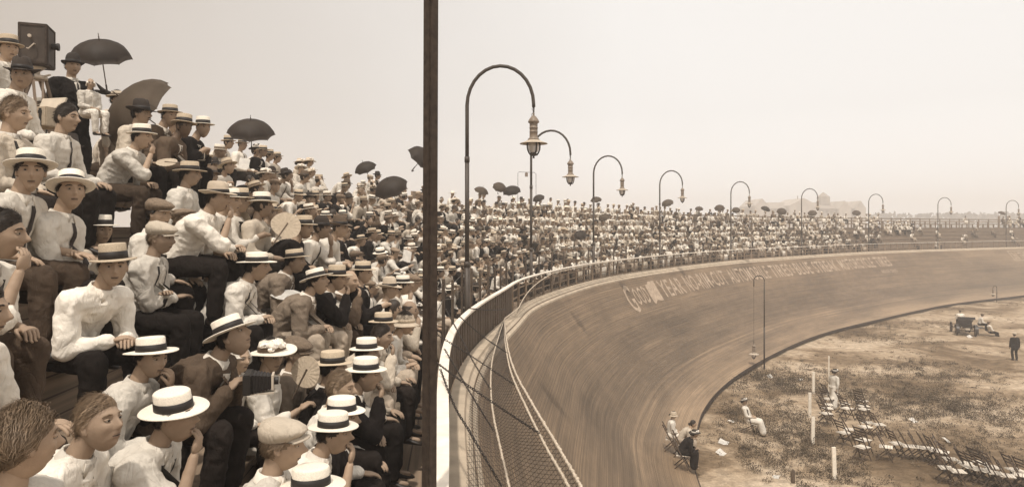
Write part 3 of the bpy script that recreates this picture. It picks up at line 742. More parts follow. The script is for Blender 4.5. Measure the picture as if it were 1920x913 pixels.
def ik(a, t, l1, l2, pole):
    d = t-a; L_ = min(d.length, (l1+l2)*.995); dn = d.normalized(); t = a+dn*L_
    c_ = (l1*l1+L_*L_-l2*l2)/(2*l1*L_); c_ = max(-1, min(1, c_)); q = (pole-dn*pole.dot(dn)).normalized()
    return a+dn*(l1*c_)+q*(l1*math.sqrt(1-c_*c_)), t
POSES = {   # lean, left wrist, right wrist, knee half-gap, foot forward, options
 'knees':  dict(lean=10, L=(-.15, .36, .19), Rr=(.14, .33, .19), kn=.12, ft=.40),
 'clasp':  dict(lean=34, L=(-.05, .46, .18), Rr=(.05, .45, .19), kn=.15, ft=.40, curl=1),
 'chin':   dict(lean=30, L=(-.12, .40, .18), Rr='chin', kn=.13, ft=.38, curl=1),
 'chinl':  dict(lean=26, L='chinl', Rr=(.10, .38, .19), kn=.12, ft=.42, curl=1),
 'fold':   dict(lean=16, L=(.07, .29, .30), Rr=(-.08, .31, .26), kn=.12, ft=.42),
 'bow':    dict(lean=38, L=(-.09, .44, .30), Rr=(.09, .44, .30), kn=.14, ft=.36, curl=1),
 'lap':    dict(lean=4, L=(-.05, .26, .18), Rr=(.06, .27, .19), kn=.10, ft=.42),
 'fan':    dict(lean=6, L=(-.10, .28, .18), Rr=(.12, .34, .38), kn=.10, ft=.42, curl=1),
 'side':   dict(lean=18, L=(-.20, .42, .20), Rr=(.24, .30, .20), kn=.19, ft=.44),
 'shade':  dict(lean=12, L=(-.12, .36, .19), Rr='brow', kn=.13, ft=.40, curl=0),
 'back':   dict(lean=-12, L=(-.30, -.20, .06), Rr=(.30, -.18, .06), kn=.16, ft=.48),
 'point':  dict(lean=14, L=(-.14, .36, .19), Rr=(.22, .52, .42), kn=.12, ft=.40),
 'stand':  dict(lean=2, st=1, L=(-.27, .06, .80), Rr=(.27, .05, .80), kn=.11, ft=0),
 'walk':   dict(lean=4, st=1, L=(-.25, .16, .86), Rr=(.25, -.08, .84), kn=.10, ft=0, stride=.22),
 'carry':  dict(lean=0, st=1, L=(-.02, .30, 1.16), Rr=(.27, .05, .80), kn=.11, ft=0, curl=1),
 'reach':  dict(lean=2, st=1, L=(-.10, .34, 1.22), Rr=(.10, .36, 1.25), kn=.12, ft=0, curl=1),
 'recline': dict(lean=-16, L=(-.12, .16, .20), Rr=(.12, .18, .20), kn=.07, ft=.56, fz=-.38),
}
def joints(pose):
    P = POSES[pose]; st_ = P.get('st'); J = {}
    hz = .93 if st_ else .10; l = R(P['lean']); hip = V((0, 0, hz)); u = V((0, math.sin(l), math.cos(l))); f = V((0, math.cos(l), -math.sin(l)))
    J['hip'] = hip; J['u'] = u; J['f'] = f
    def spine(t):   # curved back
        a = l*(.55+.45*min(1, t/.46)*1.3); return hip+V((0, math.sin(a)*t, math.cos(a)*t))
    J['spine'] = spine; Ct = spine(.46); J['C'] = Ct
    nd = V((0, math.sin(l*.62+.12), math.cos(l*.62+.12))); J['H'] = Ct+nd*.212; J['nd'] = nd
    hp_ = Ct-u*.035
    J['sh'] = (hp_+V((-.188, 0, 0)), hp_+V((.188, 0, 0))); tg = []
    for side, k in ((-1, 'L'), (1, 'Rr')):
        t = P[k]
        if t == 'chin': t = J['H']+V((.035, .125, -.185))
        elif t == 'chinl': t = J['H']+V((-.035, .125, -.185))
        elif t == 'brow': t = J['H']+V((.095, .10, .0))
        tg.append(V(t))
    J['el'], J['wr'] = [], []
    for i, side in enumerate((-1, 1)):
        up = P[('L', 'Rr')[i]] in ('chin', 'chinl', 'brow')
        pole = V((side*.45, -.25, -1)) if not up else V((side*.2, .1, -1))
        e, t = ik(J['sh'][i], tg[i], .285, .255, pole); J['el'].append(e); J['wr'].append(t)
    J['hj'] = (hip+V((-.09, .0, -.01)), hip+V((.09, .0, -.01))); J['kn'], J['an'] = [], []
    for i, side in enumerate((-1, 1)):
        if st_: a = V((side*P['kn'], side*P.get('stride', 0)*-1, .085))
        else: a = V((side*(P['kn']+.01), P['ft'], P.get('fz', -.365)))
        e, t = ik(J['hj'][i], a, .43, .435, V((side*.15*P['kn']/.12, 1, .55 if not st_ else 0))); J['kn'].append(e); J['an'].append(t)
    return J
TOR = [(-.09, .150, .105), (0, .168, .125), (.12, .148, .112), (.24, .155, .115), (.34, .172, .122), (.42, .165, .108), (.465, .115, .082), (.495, .055, .052)]
def torso(bm, J, g, lo=-.09, slim=1., belly=0):
    prev = None
    for t, a, b in TOR:
        if t < lo: continue
        c = J['spine'](t) if t >= 0 else J['hip']+V((0, 0, t)); bb = belly*math.exp(-((t-.14)/.1)**2)
        rr = ring(bm, c+J['f']*bb*.5, X_, J['f'] if t > 0 else Y_, a*slim+g, b*slim+g+bb*.5, 14)
        if prev: bridge(bm, prev, rr)
        else: bm.faces.new(rr[::-1])
        prev = rr
    bm.faces.new(prev)
def arm(bm, J, i, g, cut=1., r=(.062, .047, .043, .029)):
    sh, e, w_ = J['sh'][i], J['el'][i], J['wr'][i]
    capsule(bm, J['C']+V(((-.045, .045)[i], 0, -.012)), sh, .062+g, r[0]+g+.004); capsule(bm, sh, e, r[0]+g, r[1]+g)
    if cut > 0: q = e.lerp(w_, cut); capsule(bm, e, q, r[2]+g, (r[2]+(r[3]-r[2])*cut)+g, e=2)
FV = [(1, .026, .30, .010, 1.), (.94, .032, .38, .014, 1.05), (1.03, .024, .27, .008, .98), (.98, .029, .33, .002, 1.0), (1.04, .028, .24, .013, 1.02)]
fv = [0]
def head_pt(dx, dy, dz):
    wx_, nose_, jaw_, chin_, len_ = FV[fv[0]]
    x, y, z = dx*.0775*wx_, dy*.099, dz*.124*(len_ if dz < 0 else 1)
    if z < 0:
        q = min(1, -z/.12); x *= 1-jaw_*q**1.4
        if dy < 0: y *= 1-.38*q
        else: y = y*(1-.10*q)+.010*q*dy
    if dy > 0 and abs(x) < .1:
        y *= 1-.06*(abs(x)/.07)**2
        gz = lambda c, s_: math.exp(-((z-c)/s_)**2); gx = lambda s_: math.exp(-(x/s_)**2)
        F_ = min(1, dy*2)
        y += F_*(nose_*gx(.0105)*gz(-.026, .017)+.012*gx(.010)*gz(.000, .022)+.006*gx(.018)*gz(-.034, .009))
        y -= F_*.012*math.exp(-((abs(x)-.031)/.016)**2)*gz(.008, .013)
        y += F_*.007*gz(.030, .010)*math.exp(-(x/.05)**4)
        y += F_*.005*math.exp(-((abs(x)-.045)/.016)**2)*gz(-.022, .018)
        y -= F_*.005*math.exp(-((abs(x)-.038)/.014)**2)*gz(-.058, .018)
        y += F_*gx(.024)*(.0075*gz(-.0575, .0055)+.0075*gz(-.071, .0065)-.004*gz(-.0645, .003)-.004*gz(-.084, .006))
        y += F_*chin_*gx(.022)*gz(-.100, .014)
    return V((x, y, z))
def headmat(J, yaw, pitch):
    H = J['H']; Rm = Matrix.Rotation(R(yaw), 4, 'Z') @ Matrix.Rotation(-R(pitch), 4, 'X')
    return Matrix.Translation(H+(V((0, .02, 0)) if True else 0)) @ Rm
def add_head(bm, mt, lod, face=True):
    nlon, nlat = ((60, 46), (22, 16), (10, 7))[lod]; rows = []
    for j in range(nlat+1):
        a = -math.pi/2+math.pi*j/nlat; row = []
        for i in range(nlon):
            b = 2*math.pi*i/nlon+math.pi/2     # denser at the face
            b = b-.0+0*b; bb = b
            if lod == 0: q = 2*math.pi*i/nlon; bb = math.pi/2+q-.45*math.sin(q)
            row.append(bm.verts.new(mt @ head_pt(math.cos(bb)*math.cos(a), math.sin(bb)*math.cos(a), math.sin(a))))
        rows.append(row)
        if j:
            for f in bridge(bm, rows[-2], row):
                if lod == 0:
                    c = mt.inverted() @ f.calc_center_median()
                    if abs(c.x) < .020 and -.074 < c.z < -.056 and c.y > .06: f.material_index = 1
    if lod == 0:
        tube(bm, [mt @ V((x, head_pt(x/.06, math.sqrt(max(0, 1-(x/.06)**2-.27)), -.52).y+.0035, -.0645-.002*math.cos(x*90))) for x in (-.021, -.011, 0, .011, .021)], [.0012, .0022, .0018, .0022, .0012], 5, 3)
    for s_ in (-1, 1):     # ears
        for k in (0,) if lod else (0, 1):
            m3 = mt.to_3x3() @ Matrix.Rotation(s_*.35, 3, 'Z'); ball(bm, mt @ V((s_*(.074+.004*k), -.006+.004*k, -.004-.01*k)), .032-.012*k, 10, 6, (.28, .62, 1), 0, m3)
        if lod == 0:
            m3 = mt.to_3x3()
            ball(bm, mt @ V((s_*.031, .0795, .007)), .0125, 10, 8, (1, .9, .62), 2, m3); ball(bm, mt @ V((s_*.031, .0885, .007)), .0062, 8, 6, (1, .7, 1), 3, m3)
            ball(bm, mt @ V((s_*.031, .0785, .0115)), .0146, 10, 8, (1.1, .9, .55), 0, m3)
            tube(bm, [mt @ V((s_*x, y, z)) for x, y, z in ((.012, .0965, .026), (.028, .0965, .031), (.043, .088, .030), (.052, .078, .024))], [.0035, .0045, .004, .002], 6, 4)
        elif lod == 1:
            ball(bm, mt @ V((s_*.031, .083, .008)), .012, 6, 4, (1.2, .5, .7), 3, mt.to_3x3())
            tube(bm, [mt @ V((s_*x, y, z)) for x, y, z in ((.012, .095, .026), (.045, .088, .029))], .004, 5, 4)
def add_hand(bm, w_, el, side, curl, lod):
    d = (w_-el).normalized(); 
    x, y = frame_of(d)
    nrm_ = Z_-d*d.z if abs(d.z) < .8 else Y_-d*d.y
    nrm_.normalize(); sx = d.cross(nrm_)*side   # sx points to the thumb side roughly
    if sx.x*side > 0: sx = -sx
    if lod: capsule(bm, w_, w_+d*.075-nrm_*.01*curl, .030, .034, 8, 2); capsule(bm, w_+d*.08-nrm_*.01*curl, w_+d*.12-nrm_*.04*curl, .028, .02, 8, 2); return
    m3 = Matrix((sx, d, nrm_)).transposed(); ball(bm, w_+d*.050, .05, 12, 8, (.86, 1.05, .38), 0, m3)
    for k in range(4):
        ln = (.068, .078, .073, .056)[k]; base = w_+d*(.086+(.004, .008, .005, -.003)[k])+sx*((.030, .010, -.010, -.029)[k]); a = R(18+58*curl); dd = d.copy(); dd = (dd-nrm_*math.tan(R(10+30*curl))).normalized(); pts = [base-d*.02, base]; p = base
        for q in range(3): p = p+dd*ln*(.42, .33, .25)[q]; pts.append(p); dd = (dd*math.cos(a)-nrm_*math.sin(a)+nrm_*0).normalized() if q == 0 else (Matrix.Rotation(-a*.8, 3, sx) @ dd if (Matrix.Rotation(-a*.8, 3, sx) @ dd).dot(nrm_) < dd.dot(nrm_) else Matrix.Rotation(a*.8, 3, sx) @ dd)
        tube(bm, pts, [.0095, .0093, .0086, .0078, .0064], 7)
    p0 = w_+d*.028+sx*.030; tube(bm, [p0-sx*.01, p0+sx*.018+d*.018, p0+sx*.024+d*.045-nrm_*.012, p0+sx*.014+d*.070-nrm_*.022*(1+curl)], [.012, .0115, .010, .0075], 7)
cacheM = {}
def base(key, fn):
    if key not in cacheM:
        bm = fn(); me = bpy.data.meshes.new(str(key[0])); bmesh.ops.recalc_face_normals(bm, faces=bm.faces) if key[0] != 'body' else None
        bm.to_mesh(me); bm.free(); me.polygons.foreach_set('use_smooth', [True]*len(me.polygons)); cacheM[key] = me
    return cacheM[key]
def piece(name, key, fn, mats, parent, mtx=None):
    k2 = (key, tuple(mats))
    if k2 not in cacheM:
        me = base(key, fn).copy(); me.name = name
        for m_ in mats: me.materials.append(M[m_])
        cacheM[k2] = me
    o = bpy.data.objects.new(name, cacheM[k2]); C.objects.link(o)
    if parent: o.parent = parent
    if mtx is not None: o.matrix_local = mtx
    return o
VOX = (.0125, .024)
def f_limbs(pose, lod):
    def fn():
        J = joints(pose); bm = bmesh.new(); torso(bm, J, -.014)
        capsule(bm, J['C']-J['nd']*.02, J['H']-J['nd']*.06, .060, .052)
        for i in (0, 1):
            arm(bm, J, i, -.002); capsule(bm, J['hj'][i], J['kn'][i], .08, .058); capsule(bm, J['kn'][i], J['an'][i], .054, .036); capsule(bm, J['an'][i]-Z_*.02, J['an'][i]+V((0, .13, -.05)), .03, .028)
        bm = voxel(bm, VOX[lod]*1.15, 2)
        for i, sd_ in enumerate((-1, 1)): add_hand(bm, J['wr'][i], J['el'][i], sd_, POSES[pose].get('curl', .15), lod)
        return bm
    return fn
def f_body(pose, yaw, pitch, lod, face=0):
    def fn():
        fv[0] = face
        bm = bmesh.new(); bm.from_mesh(base(('limbs', pose, lod), f_limbs(pose, lod))); J = joints(pose); add_head(bm, headmat(J, yaw, pitch), lod); fv[0] = 0
        return bm
    return fn
def f_top(pose, kind, lod, seed=0):
    def fn():
        J = joints(pose); bm = bmesh.new(); jk = kind == 'jacket'; g = .028 if jk else .021
        torso(bm, J, g, lo=-.09 if jk else -.05, belly=.03 if seed % 2 else .0)
        for i in (0, 1): arm(bm, J, i, g*.75 if jk else .017, {'jacket': .93, 'shirt': .90, 'rolled': .12, 'blouse': .6}[kind])
        if jk and not POSES[pose].get('st'):
            for s_ in (-1, 1): capsule(bm, J['hip']+V((s_*.1, -.03, -.02)), J['hip']+V((s_*.15, .10, -.02)), .10, .08)
        if jk and POSES[pose].get('st'): capsule(bm, J['hip']+V((-.05, 0, .02)), J['hip']+V((-.06, 0, -.16)), .155, .15); capsule(bm, J['hip']+V((.05, 0, .02)), J['hip']+V((.06, 0, -.16)), .155, .15)
        if kind == 'rolled':
            for i in (0, 1): e, w_ = J['el'][i], J['wr'][i]; capsule(bm, e.lerp(w_, .06), e.lerp(w_, .17), .072, .068, e=1)
        return voxel(bm, VOX[lod], 2, .019 if lod == 0 else .013, seed)
    return fn
def f_legs(pose, kind, lod):
    def fn():
        J = joints(pose); bm = bmesh.new(); h = J['hip']
        if kind == 'trousers':
            capsule(bm, h+V((-.07, -.02, .0)), h+V((.07, -.02, .0)), .125, .125)
            for i in (0, 1):
                k, a = J['kn'][i], J['an'][i]; capsule(bm, J['hj'][i], k, .104, .078, 12); capsule(bm, k, a+(k-a)*.06, .080, .066, 12)
        else:
            capsule(bm, h+V((-.07, -.02, .0)), h+V((.07, -.02, .0)), .135, .135)
            for t in (0, .5, 1):
                k = J['kn'][0].lerp(J['kn'][1], t); a = J['an'][0].lerp(J['an'][1], t); q = J['hj'][0].lerp(J['hj'][1], t)
                if POSES[pose].get('st'): sx = (t-.5)*.24; a = a+V((sx, 0, 0)); k = k+V((sx*.4, -.03, 0)); capsule(bm, q, k, .13, .145, 12); capsule(bm, k, a+V((0, 0, .05)), .145, .15, 12); capsule(bm, k+V((0, -.06, 0)), a+V((0, -.12, .05)), .12, .14, 12)
                else: capsule(bm, q, k, .118, .105, 12); capsule(bm, k, a+V((0, -.03, .04)), .105, .125, 12)
        return voxel(bm, VOX[lod], 2, .014 if lod == 0 else .010, 3)
    return fn
def f_shoe(pose, i, lod):
    def fn():
        J = joints(pose); bm = bmesh.new(); a = J['an'][i]; n = 10; dz = V((0, 0, -.055)); sd_ = (-1, 1)[i]; f = V((sd_*.12, 1, -.12 if not POSES[pose].get('st') else 0)).normalized(); x = f.cross(Z_).normalized(); u = x.cross(f)
        prev = None
        for t, wd, ht, up in ((-.075, .012, .01, .03), (-.068, .034, .05, .025), (-.03, .038, .062, .032), (.03, .038, .052, .022), (.08, .045, .036, .006), (.13, .046, .030, -.002), (.17, .036, .024, -.006), (.19, .012, .01, -.012)):
            rr = ring(bm, a+dz+f*t+u*(up*.6), x, u, wd, ht*.75, n)
            if prev: bridge(bm, prev, rr)
            else: bm.faces.new(rr[::-1])
            prev = rr
        bm.faces.new(prev); capsule(bm, a+V((0, -.0, .03)), a+dz*.6, .044, .042, 8, 1)
        return bm
    return fn
def f_strip(pose, top, lod, seed, spec):
    """tie / shirt front / collar / braces laid over the top garment; spec = list of (x offset, t0, t1, w0, w1, lift)"""
    def fn():
        J = joints(pose); src = bmesh.new(); src.from_mesh(base(('top', pose, top, lod, seed), f_top(pose, top, lod, seed))); tree = BVHTree.FromBMesh(src); src.free(); bm = bmesh.new()
        for (x0, x1, t0, t1, w0, w1, lift) in spec:
            prev = None; nseg = 10
            for k in range(nseg+1):
                q = k/nseg; t = t0+(t1-t0)*q; c = J['spine'](t)+X_*(x0+(x1-x0)*q); wd = w0+(w1-w0)*q; r_ = []
                for e in (-1, -.33, .33, 1):
                    o_ = c+X_*(e*wd)+J['f']*.5; hit = tree.ray_cast(o_, -J['f'], .6)[0]; p = (hit if hit else c+J['f']*.12)+J['f']*lift*(1 if abs(e) < 1 else .35); r_.append(bm.verts.new(p))
                if prev:
                    for a in range(3): bm.faces.new((prev[a], prev[a+1], r_[a+1], r_[a]))
                prev = r_
        return bm
    return fn
def f_collar(pose):
    def fn():
        J = joints(pose); bm = bmesh.new(); nd = J['nd']; x = X_; y = nd.cross(x); c = J['C']+nd*.035
        a = ring(bm, c-nd*.012, x, y, .086, .086, 16); b = ring(bm, c+nd*.036-y*.004, x, y, .069, .071, 16); b2 = ring(bm, c+nd*.038-y*.004, x, y, .062, .063, 16); d = ring(bm, c-nd*.012, x, y, .062, .062, 16)
        bridge(bm, a, b); bridge(bm, b, b2); bridge(bm, b2, d)
        for s_ in (-1, 1):
            q = [c+nd*.03+y*.072*-1 if False else c+J['f']*.074+nd*.022+x*(s_*.006), c+J['f']*.060+nd*.034+x*(s_*.045), c+J['f']*.085-nd*.035+x*(s_*.050)]
            o_ = J['f']*.004; A = [bm.verts.new(v+o_) for v in q]; B = [bm.verts.new(v) for v in q]; bm.faces.new(A); bm.faces.new(B[::-1])
            for i in range(3): bm.faces.new((A[i], B[i], B[(i+1) % 3], A[(i+1) % 3]))
        return bm
    return fn
def f_hair(style, lod):
    def fn():
        bm = bmesh.new(); nlon, nlat = ((40, 30), (18, 14))[lod]; rows = []
        for j in range(nlat+1):
            a = -math.pi/2+math.pi*j/nlat; row = []
            for i in range(nlon):
                b = 2*math.pi*i/nlon; dx, dy, dz = math.cos(b)*math.cos(a), math.sin(b)*math.cos(a), math.sin(a); p = head_pt(dx, dy, dz)
                lim = (.072 if style != 'full' else .06)*dy+(.012 if style == 'bald' else 0) if dy > 0 else .075*dy+.0
                if style == 'full' and dy < .3: lim -= .02
                m_ = (p.z-lim)/.03; k = max(-.6, min(1, m_)); gr = {'short': .075, 'full': .15, 'bald': .05, 'wavy': .10, 'under': .06}[style]
                if style == 'bald' and p.z > .06: k = -.5
                if style == 'under' and p.z > .05: k = -.3
                kk = 1+gr*k*(.75+.5*noise.noise(V((dx*3, dy*3, dz*3+4)))+(.22*noise.noise(V((dx*9, dy*4, dz*9))) if style in ('wavy', 'full') else 0))
                if dy > .2 and k > 0 and style in ('wavy', 'short'): p = p+V((0, .006*k, .010*k*dy))
                row.append((bm.verts.new(p*kk), k))
            rows.append(row)
        for A, B in zip(rows, rows[1:]):
            for i in range(nlon):
                q = (A[i], A[(i+1) % nlon], B[(i+1) % nlon], B[i])
                if max(t[1] for t in q) > -.35: bm.faces.new([t[0] for t in q])
        if lod == 0:        # combed locks lying over the cap of hair
            rs = random.Random(4); vs_ = [v for row in rows for v, k in row if k > .0 and v.link_faces]
            for _ in range(2600 if vs_ else 0):
                v = rs.choice(vs_).co; n_ = v.normalized(); cdir = V((.35*(1 if v.x > 0 else -1)+.5, -.9 if style != 'full' else -.6, -.35)); part = V((1.2, -.3, 0)) if v.z > .06 and style == 'wavy' else cdir
                d = (part-n_*part.dot(n_)); d = (d.normalized()+V((rs.gauss(0, .22), rs.gauss(0, .22), rs.gauss(0, .22)))).normalized(); ln = rs.uniform(.02, .045)*(1.4 if style in ('wavy', 'full') else 1)
                p0 = v+V((rs.gauss(0, .004), rs.gauss(0, .004), rs.gauss(0, .004)))-n_*.004; p1 = p0+d*ln*.5+n_*rs.uniform(.003, .009); p2 = p0+d*ln-n_*rs.uniform(.0, .006); x = d.cross(n_).normalized()*rs.uniform(.0005, .0013)
                a = [bm.verts.new(q) for q in (p0-x, p0+x, p1+x, p1-x, p2)]; bm.faces.new(a[:4]); bm.faces.new((a[3], a[2], a[4]))
        if style == 'full': ball(bm, (0, -.115, -.01), .048, 10, 8)
        bmesh.ops.delete(bm, geom=[v for v in bm.verts if not v.link_faces], context='VERTS'); return bm
    return fn
# hats, in head space (z = 0 at the middle of the head)
HAT = {}
def hat_parts(kind, lod):
    n = (36, 16)[lod]; out = []
    def la(name, prof, m, sx=.93, sy=1.1, wav=None, post=None, par=None):
        def fn():
            bm = bmesh.new(); lathe(bm, prof, (0, 0, 0), n, sx, sy)
            for v in bm.verts:
                r = math.hypot(v.co.x/sx, v.co.y/sy); a = math.atan2(v.co.y, v.co.x)
                if wav and r > .1: v.co.z += wav(r, a)
                if post: v.co = post(v.co, r, a)
            return bm
        out.append((name, fn, m, par))
    if kind.startswith('boater'):
        tn = kind.endswith('tan'); m_ = 'straw_tan' if tn else 'straw_light'; wd = kind.startswith('boaterw'); rr = .158 if wd else .143
        la('straw_hat', [(.0, .093), (.045, .0935), (.078, .092), (.084, .086), (.0855, .03), (.087, .004), (.095, .0), (rr, -.001), (rr+.002, -.004), (rr, -.008), (.095, -.008), (.083, -.006)], m_, wav=lambda r, a: .004*math.cos(2*a)*(r-.08)/.08)
        la('hat_band', [(.0862, .046), (.0885, .046), (.0905, .002), (.0885, .001)], 'band', par=1)
    elif kind in ('derby',):
        la('bowler_hat', [(.0, .125), (.03, .122), (.058, .108), (.077, .082), (.086, .045), (.088, .0), (.105, -.002), (.128, .006), (.135, .014), (.134, .008), (.11, -.01), (.085, -.008)], 'felt_dark', wav=lambda r, a: -.014*math.sin(a)**2*(r-.1)/.03)
        la('hat_band', [(.0872, .028), (.0895, .028), (.0905, .001), (.088, .001)], 'band', par=1)
    elif kind.startswith('fedora'):
        m_ = {'fedora': 'felt_dark', 'fedorab': 'felt_brown', 'fedoral': 'felt_light'}[kind]
        la('felt_hat', [(.0, .098), (.035, .108), (.064, .115), (.077, .10), (.084, .05), (.088, .0), (.10, -.003), (.14, -.004), (.152, .002), (.15, -.006), (.10, -.012), (.085, -.01)], m_, wav=lambda r, a: (-.020*math.sin(a)+.018*math.cos(a)**2)*(r-.1)/.05, post=lambda c, r, a: V((c.x*(1-.25*max(0, (c.z-.05))/.06*(c.y > 0)), c.y, c.z-(.022*math.exp(-(c.x/.022)**2) if c.z > .085 else 0))))
        la('hat_band', [(.0868, .034), (.0895, .034), (.0915, .001), (.088, .001)], 'band', par=1)
    elif kind == 'crush':
        la('felt_hat', [(.0, .112), (.05, .115), (.076, .108), (.082, .095), (.088, .0), (.10, -.001), (.128, -.004), (.13, -.008), (.10, -.010), (.085, -.008)], 'felt_dark', wav=lambda r, a: .012*math.cos(2*a)*(r-.1)/.03)
    elif kind in ('cap', 'capl'):
        def fn():
            bm = bmesh.new(); nn = n; prev = None
            for r, z in ((0, .094), (.05, .092), (.088, .078), (.112, .052), (.114, .036), (.102, .012), (.086, -.004)):
                vs = []
                for i in range(nn):
                    a = 2*math.pi*i/nn; x = r*math.cos(a)*.95; y = r*math.sin(a)*1.1; vs.append(bm.verts.new((x, y+(.012 if z > .02 else 0), z-.22*y*(z/.07)*.9+(.004*noise.noise(V((x*30, y*30, 0)))))))
                if prev: bridge(bm, prev, vs)
                prev = vs
            top, bot = [], []
            for i in range(13):
                a = math.pi*(.14+.72*i/12); x, y = math.cos(a), math.sin(a); top.append((bm.verts.new((x*.080, y*.086, .006)), bm.verts.new((x*.088, .03+y*.118, -.012+.010*(1-abs(x))-.012*0))))
                bot.append((bm.verts.new((x*.080, y*.086, -.001)), bm.verts.new((x*.088, .03+y*.118, -.018+.010*(1-abs(x))))))
            for i in range(12):
                bm.faces.new((top[i][0], top[i][1], top[i+1][1], top[i+1][0])); bm.faces.new((bot[i][0], bot[i+1][0], bot[i+1][1], bot[i][1])); bm.faces.new((top[i][1], bot[i][1], bot[i+1][1], top[i+1][1]))
            return bm
        out.append(('flat_cap', fn, 'tweed' if kind == 'cap' else 'shirt_cream', None))
    elif kind.startswith('wide'):      # women's wide brimmed hat
        m_ = {'wide': 'straw_light', 'widet': 'straw_tan', 'wided': 'felt_dark'}[kind]
        la('wide_hat', [(.0, .095), (.05, .095), (.085, .08), (.098, .04), (.10, .0), (.12, -.006), (.17, -.012), (.185, -.006), (.184, -.014), (.12, -.016), (.095, -.01)], m_, sx=1, sy=1.05, wav=lambda r, a: .014*math.sin(2*a+.8)*(r-.1)/.08)
        la('hat_band', [(.099, .045), (.103, .042), (.104, .002), (.10, .001)], 'shirt_white' if m_ != 'straw_light' else 'felt_brown', sx=1, sy=1.05, par=1)
        def fl():
            bm = bmesh.new(); rnd = random.Random(5)
            for k in range(16):
                a = rnd.uniform(.2, 2.2); c = V((.105*math.cos(a), .11*math.sin(a), rnd.uniform(.015, .07)))
                for q in range(5): b = V((rnd.gauss(0, 1), rnd.gauss(0, 1), rnd.gauss(0, 1))).normalized(); ball(bm, c+b*.012, .014, 6, 4, (1, 1, .5), 0, frame3(b))
            return bm
        out.append(('hat_flowers', fl, 'flower', 1))
    elif kind == 'cloche':
        la('cloche_hat', [(.0, .105), (.05, .10), (.085, .075), (.096, .03), (.10, -.005), (.12, -.03), (.15, -.045), (.148, -.05), (.115, -.038), (.09, -.01)], 'felt_light', sx=1, sy=1.08)
        la('hat_band', [(.097, .03), (.102, .028), (.104, -.004), (.10, -.006)], 'straw_tan', sx=1, sy=1.08, par=1)
    elif kind == 'bonnet':
        def fn():
            bm = bmesh.new(); lathe(bm, [(.0, .10), (.05, .092), (.085, .06), (.098, .01), (.103, -.03), (.112, -.035), (.10, -.05), (.085, -.06)], (0, -.012, 0), n, .95, 1.02)
            for v in bm.verts:
                if v.co.y > .03: v.co.z = max(v.co.z, v.co.z*.4+.03)
                v.co += V((noise.noise(v.co*60), noise.noise(v.co*60+V((3, 0, 0))), 0))*.008
            return bm
        out.append(('bonnet', fn, 'shirt_white', None))
    elif kind == 'feather':
        la('straw_hat', [(.0, .075), (.06, .075), (.09, .06), (.10, .02), (.11, .0), (.145, -.002), (.15, .004), (.148, -.006), (.10, -.01)], 'felt_light', sx=1, sy=1.08)
        la('hat_band', [(.101, .034), (.105, .033), (.108, .003), (.104, .002)], 'felt_brown', sx=1, sy=1.08, par=1)
        def fe():
            bm = bmesh.new()
            for (a, b_, c_) in ((V((.08, 0, .03)), V((.20, .02, .06)), V((.30, .03, .15))), (V((.08, 0, .02)), V((.22, 0, .03)), V((.33, .0, .045)))):
                pts = smooth_line([a, b_, c_], 6); tube(bm, pts, [.008+.022*math.sin(math.pi*min(1, i/(len(pts)-1)+.1))**.6 if i < len(pts)-1 else .003 for i in range(len(pts))], 6)
            for v in bm.verts: v.co.y *= .45
            return bm
        out.append(('feather', fe, 'felt_dark', 1))
    return out
def frame3(b): x, y = frame_of(b); return Matrix((x, y, b)).transposed()
def f_moustache():
    bm = bmesh.new()
    for s_ in (-1, 1): tube(bm, [(0, .104, -.049), (s_*.014, .103, -.050), (s_*.028, .094, -.055)], [.006, .0065, .002], 6)
    return bm
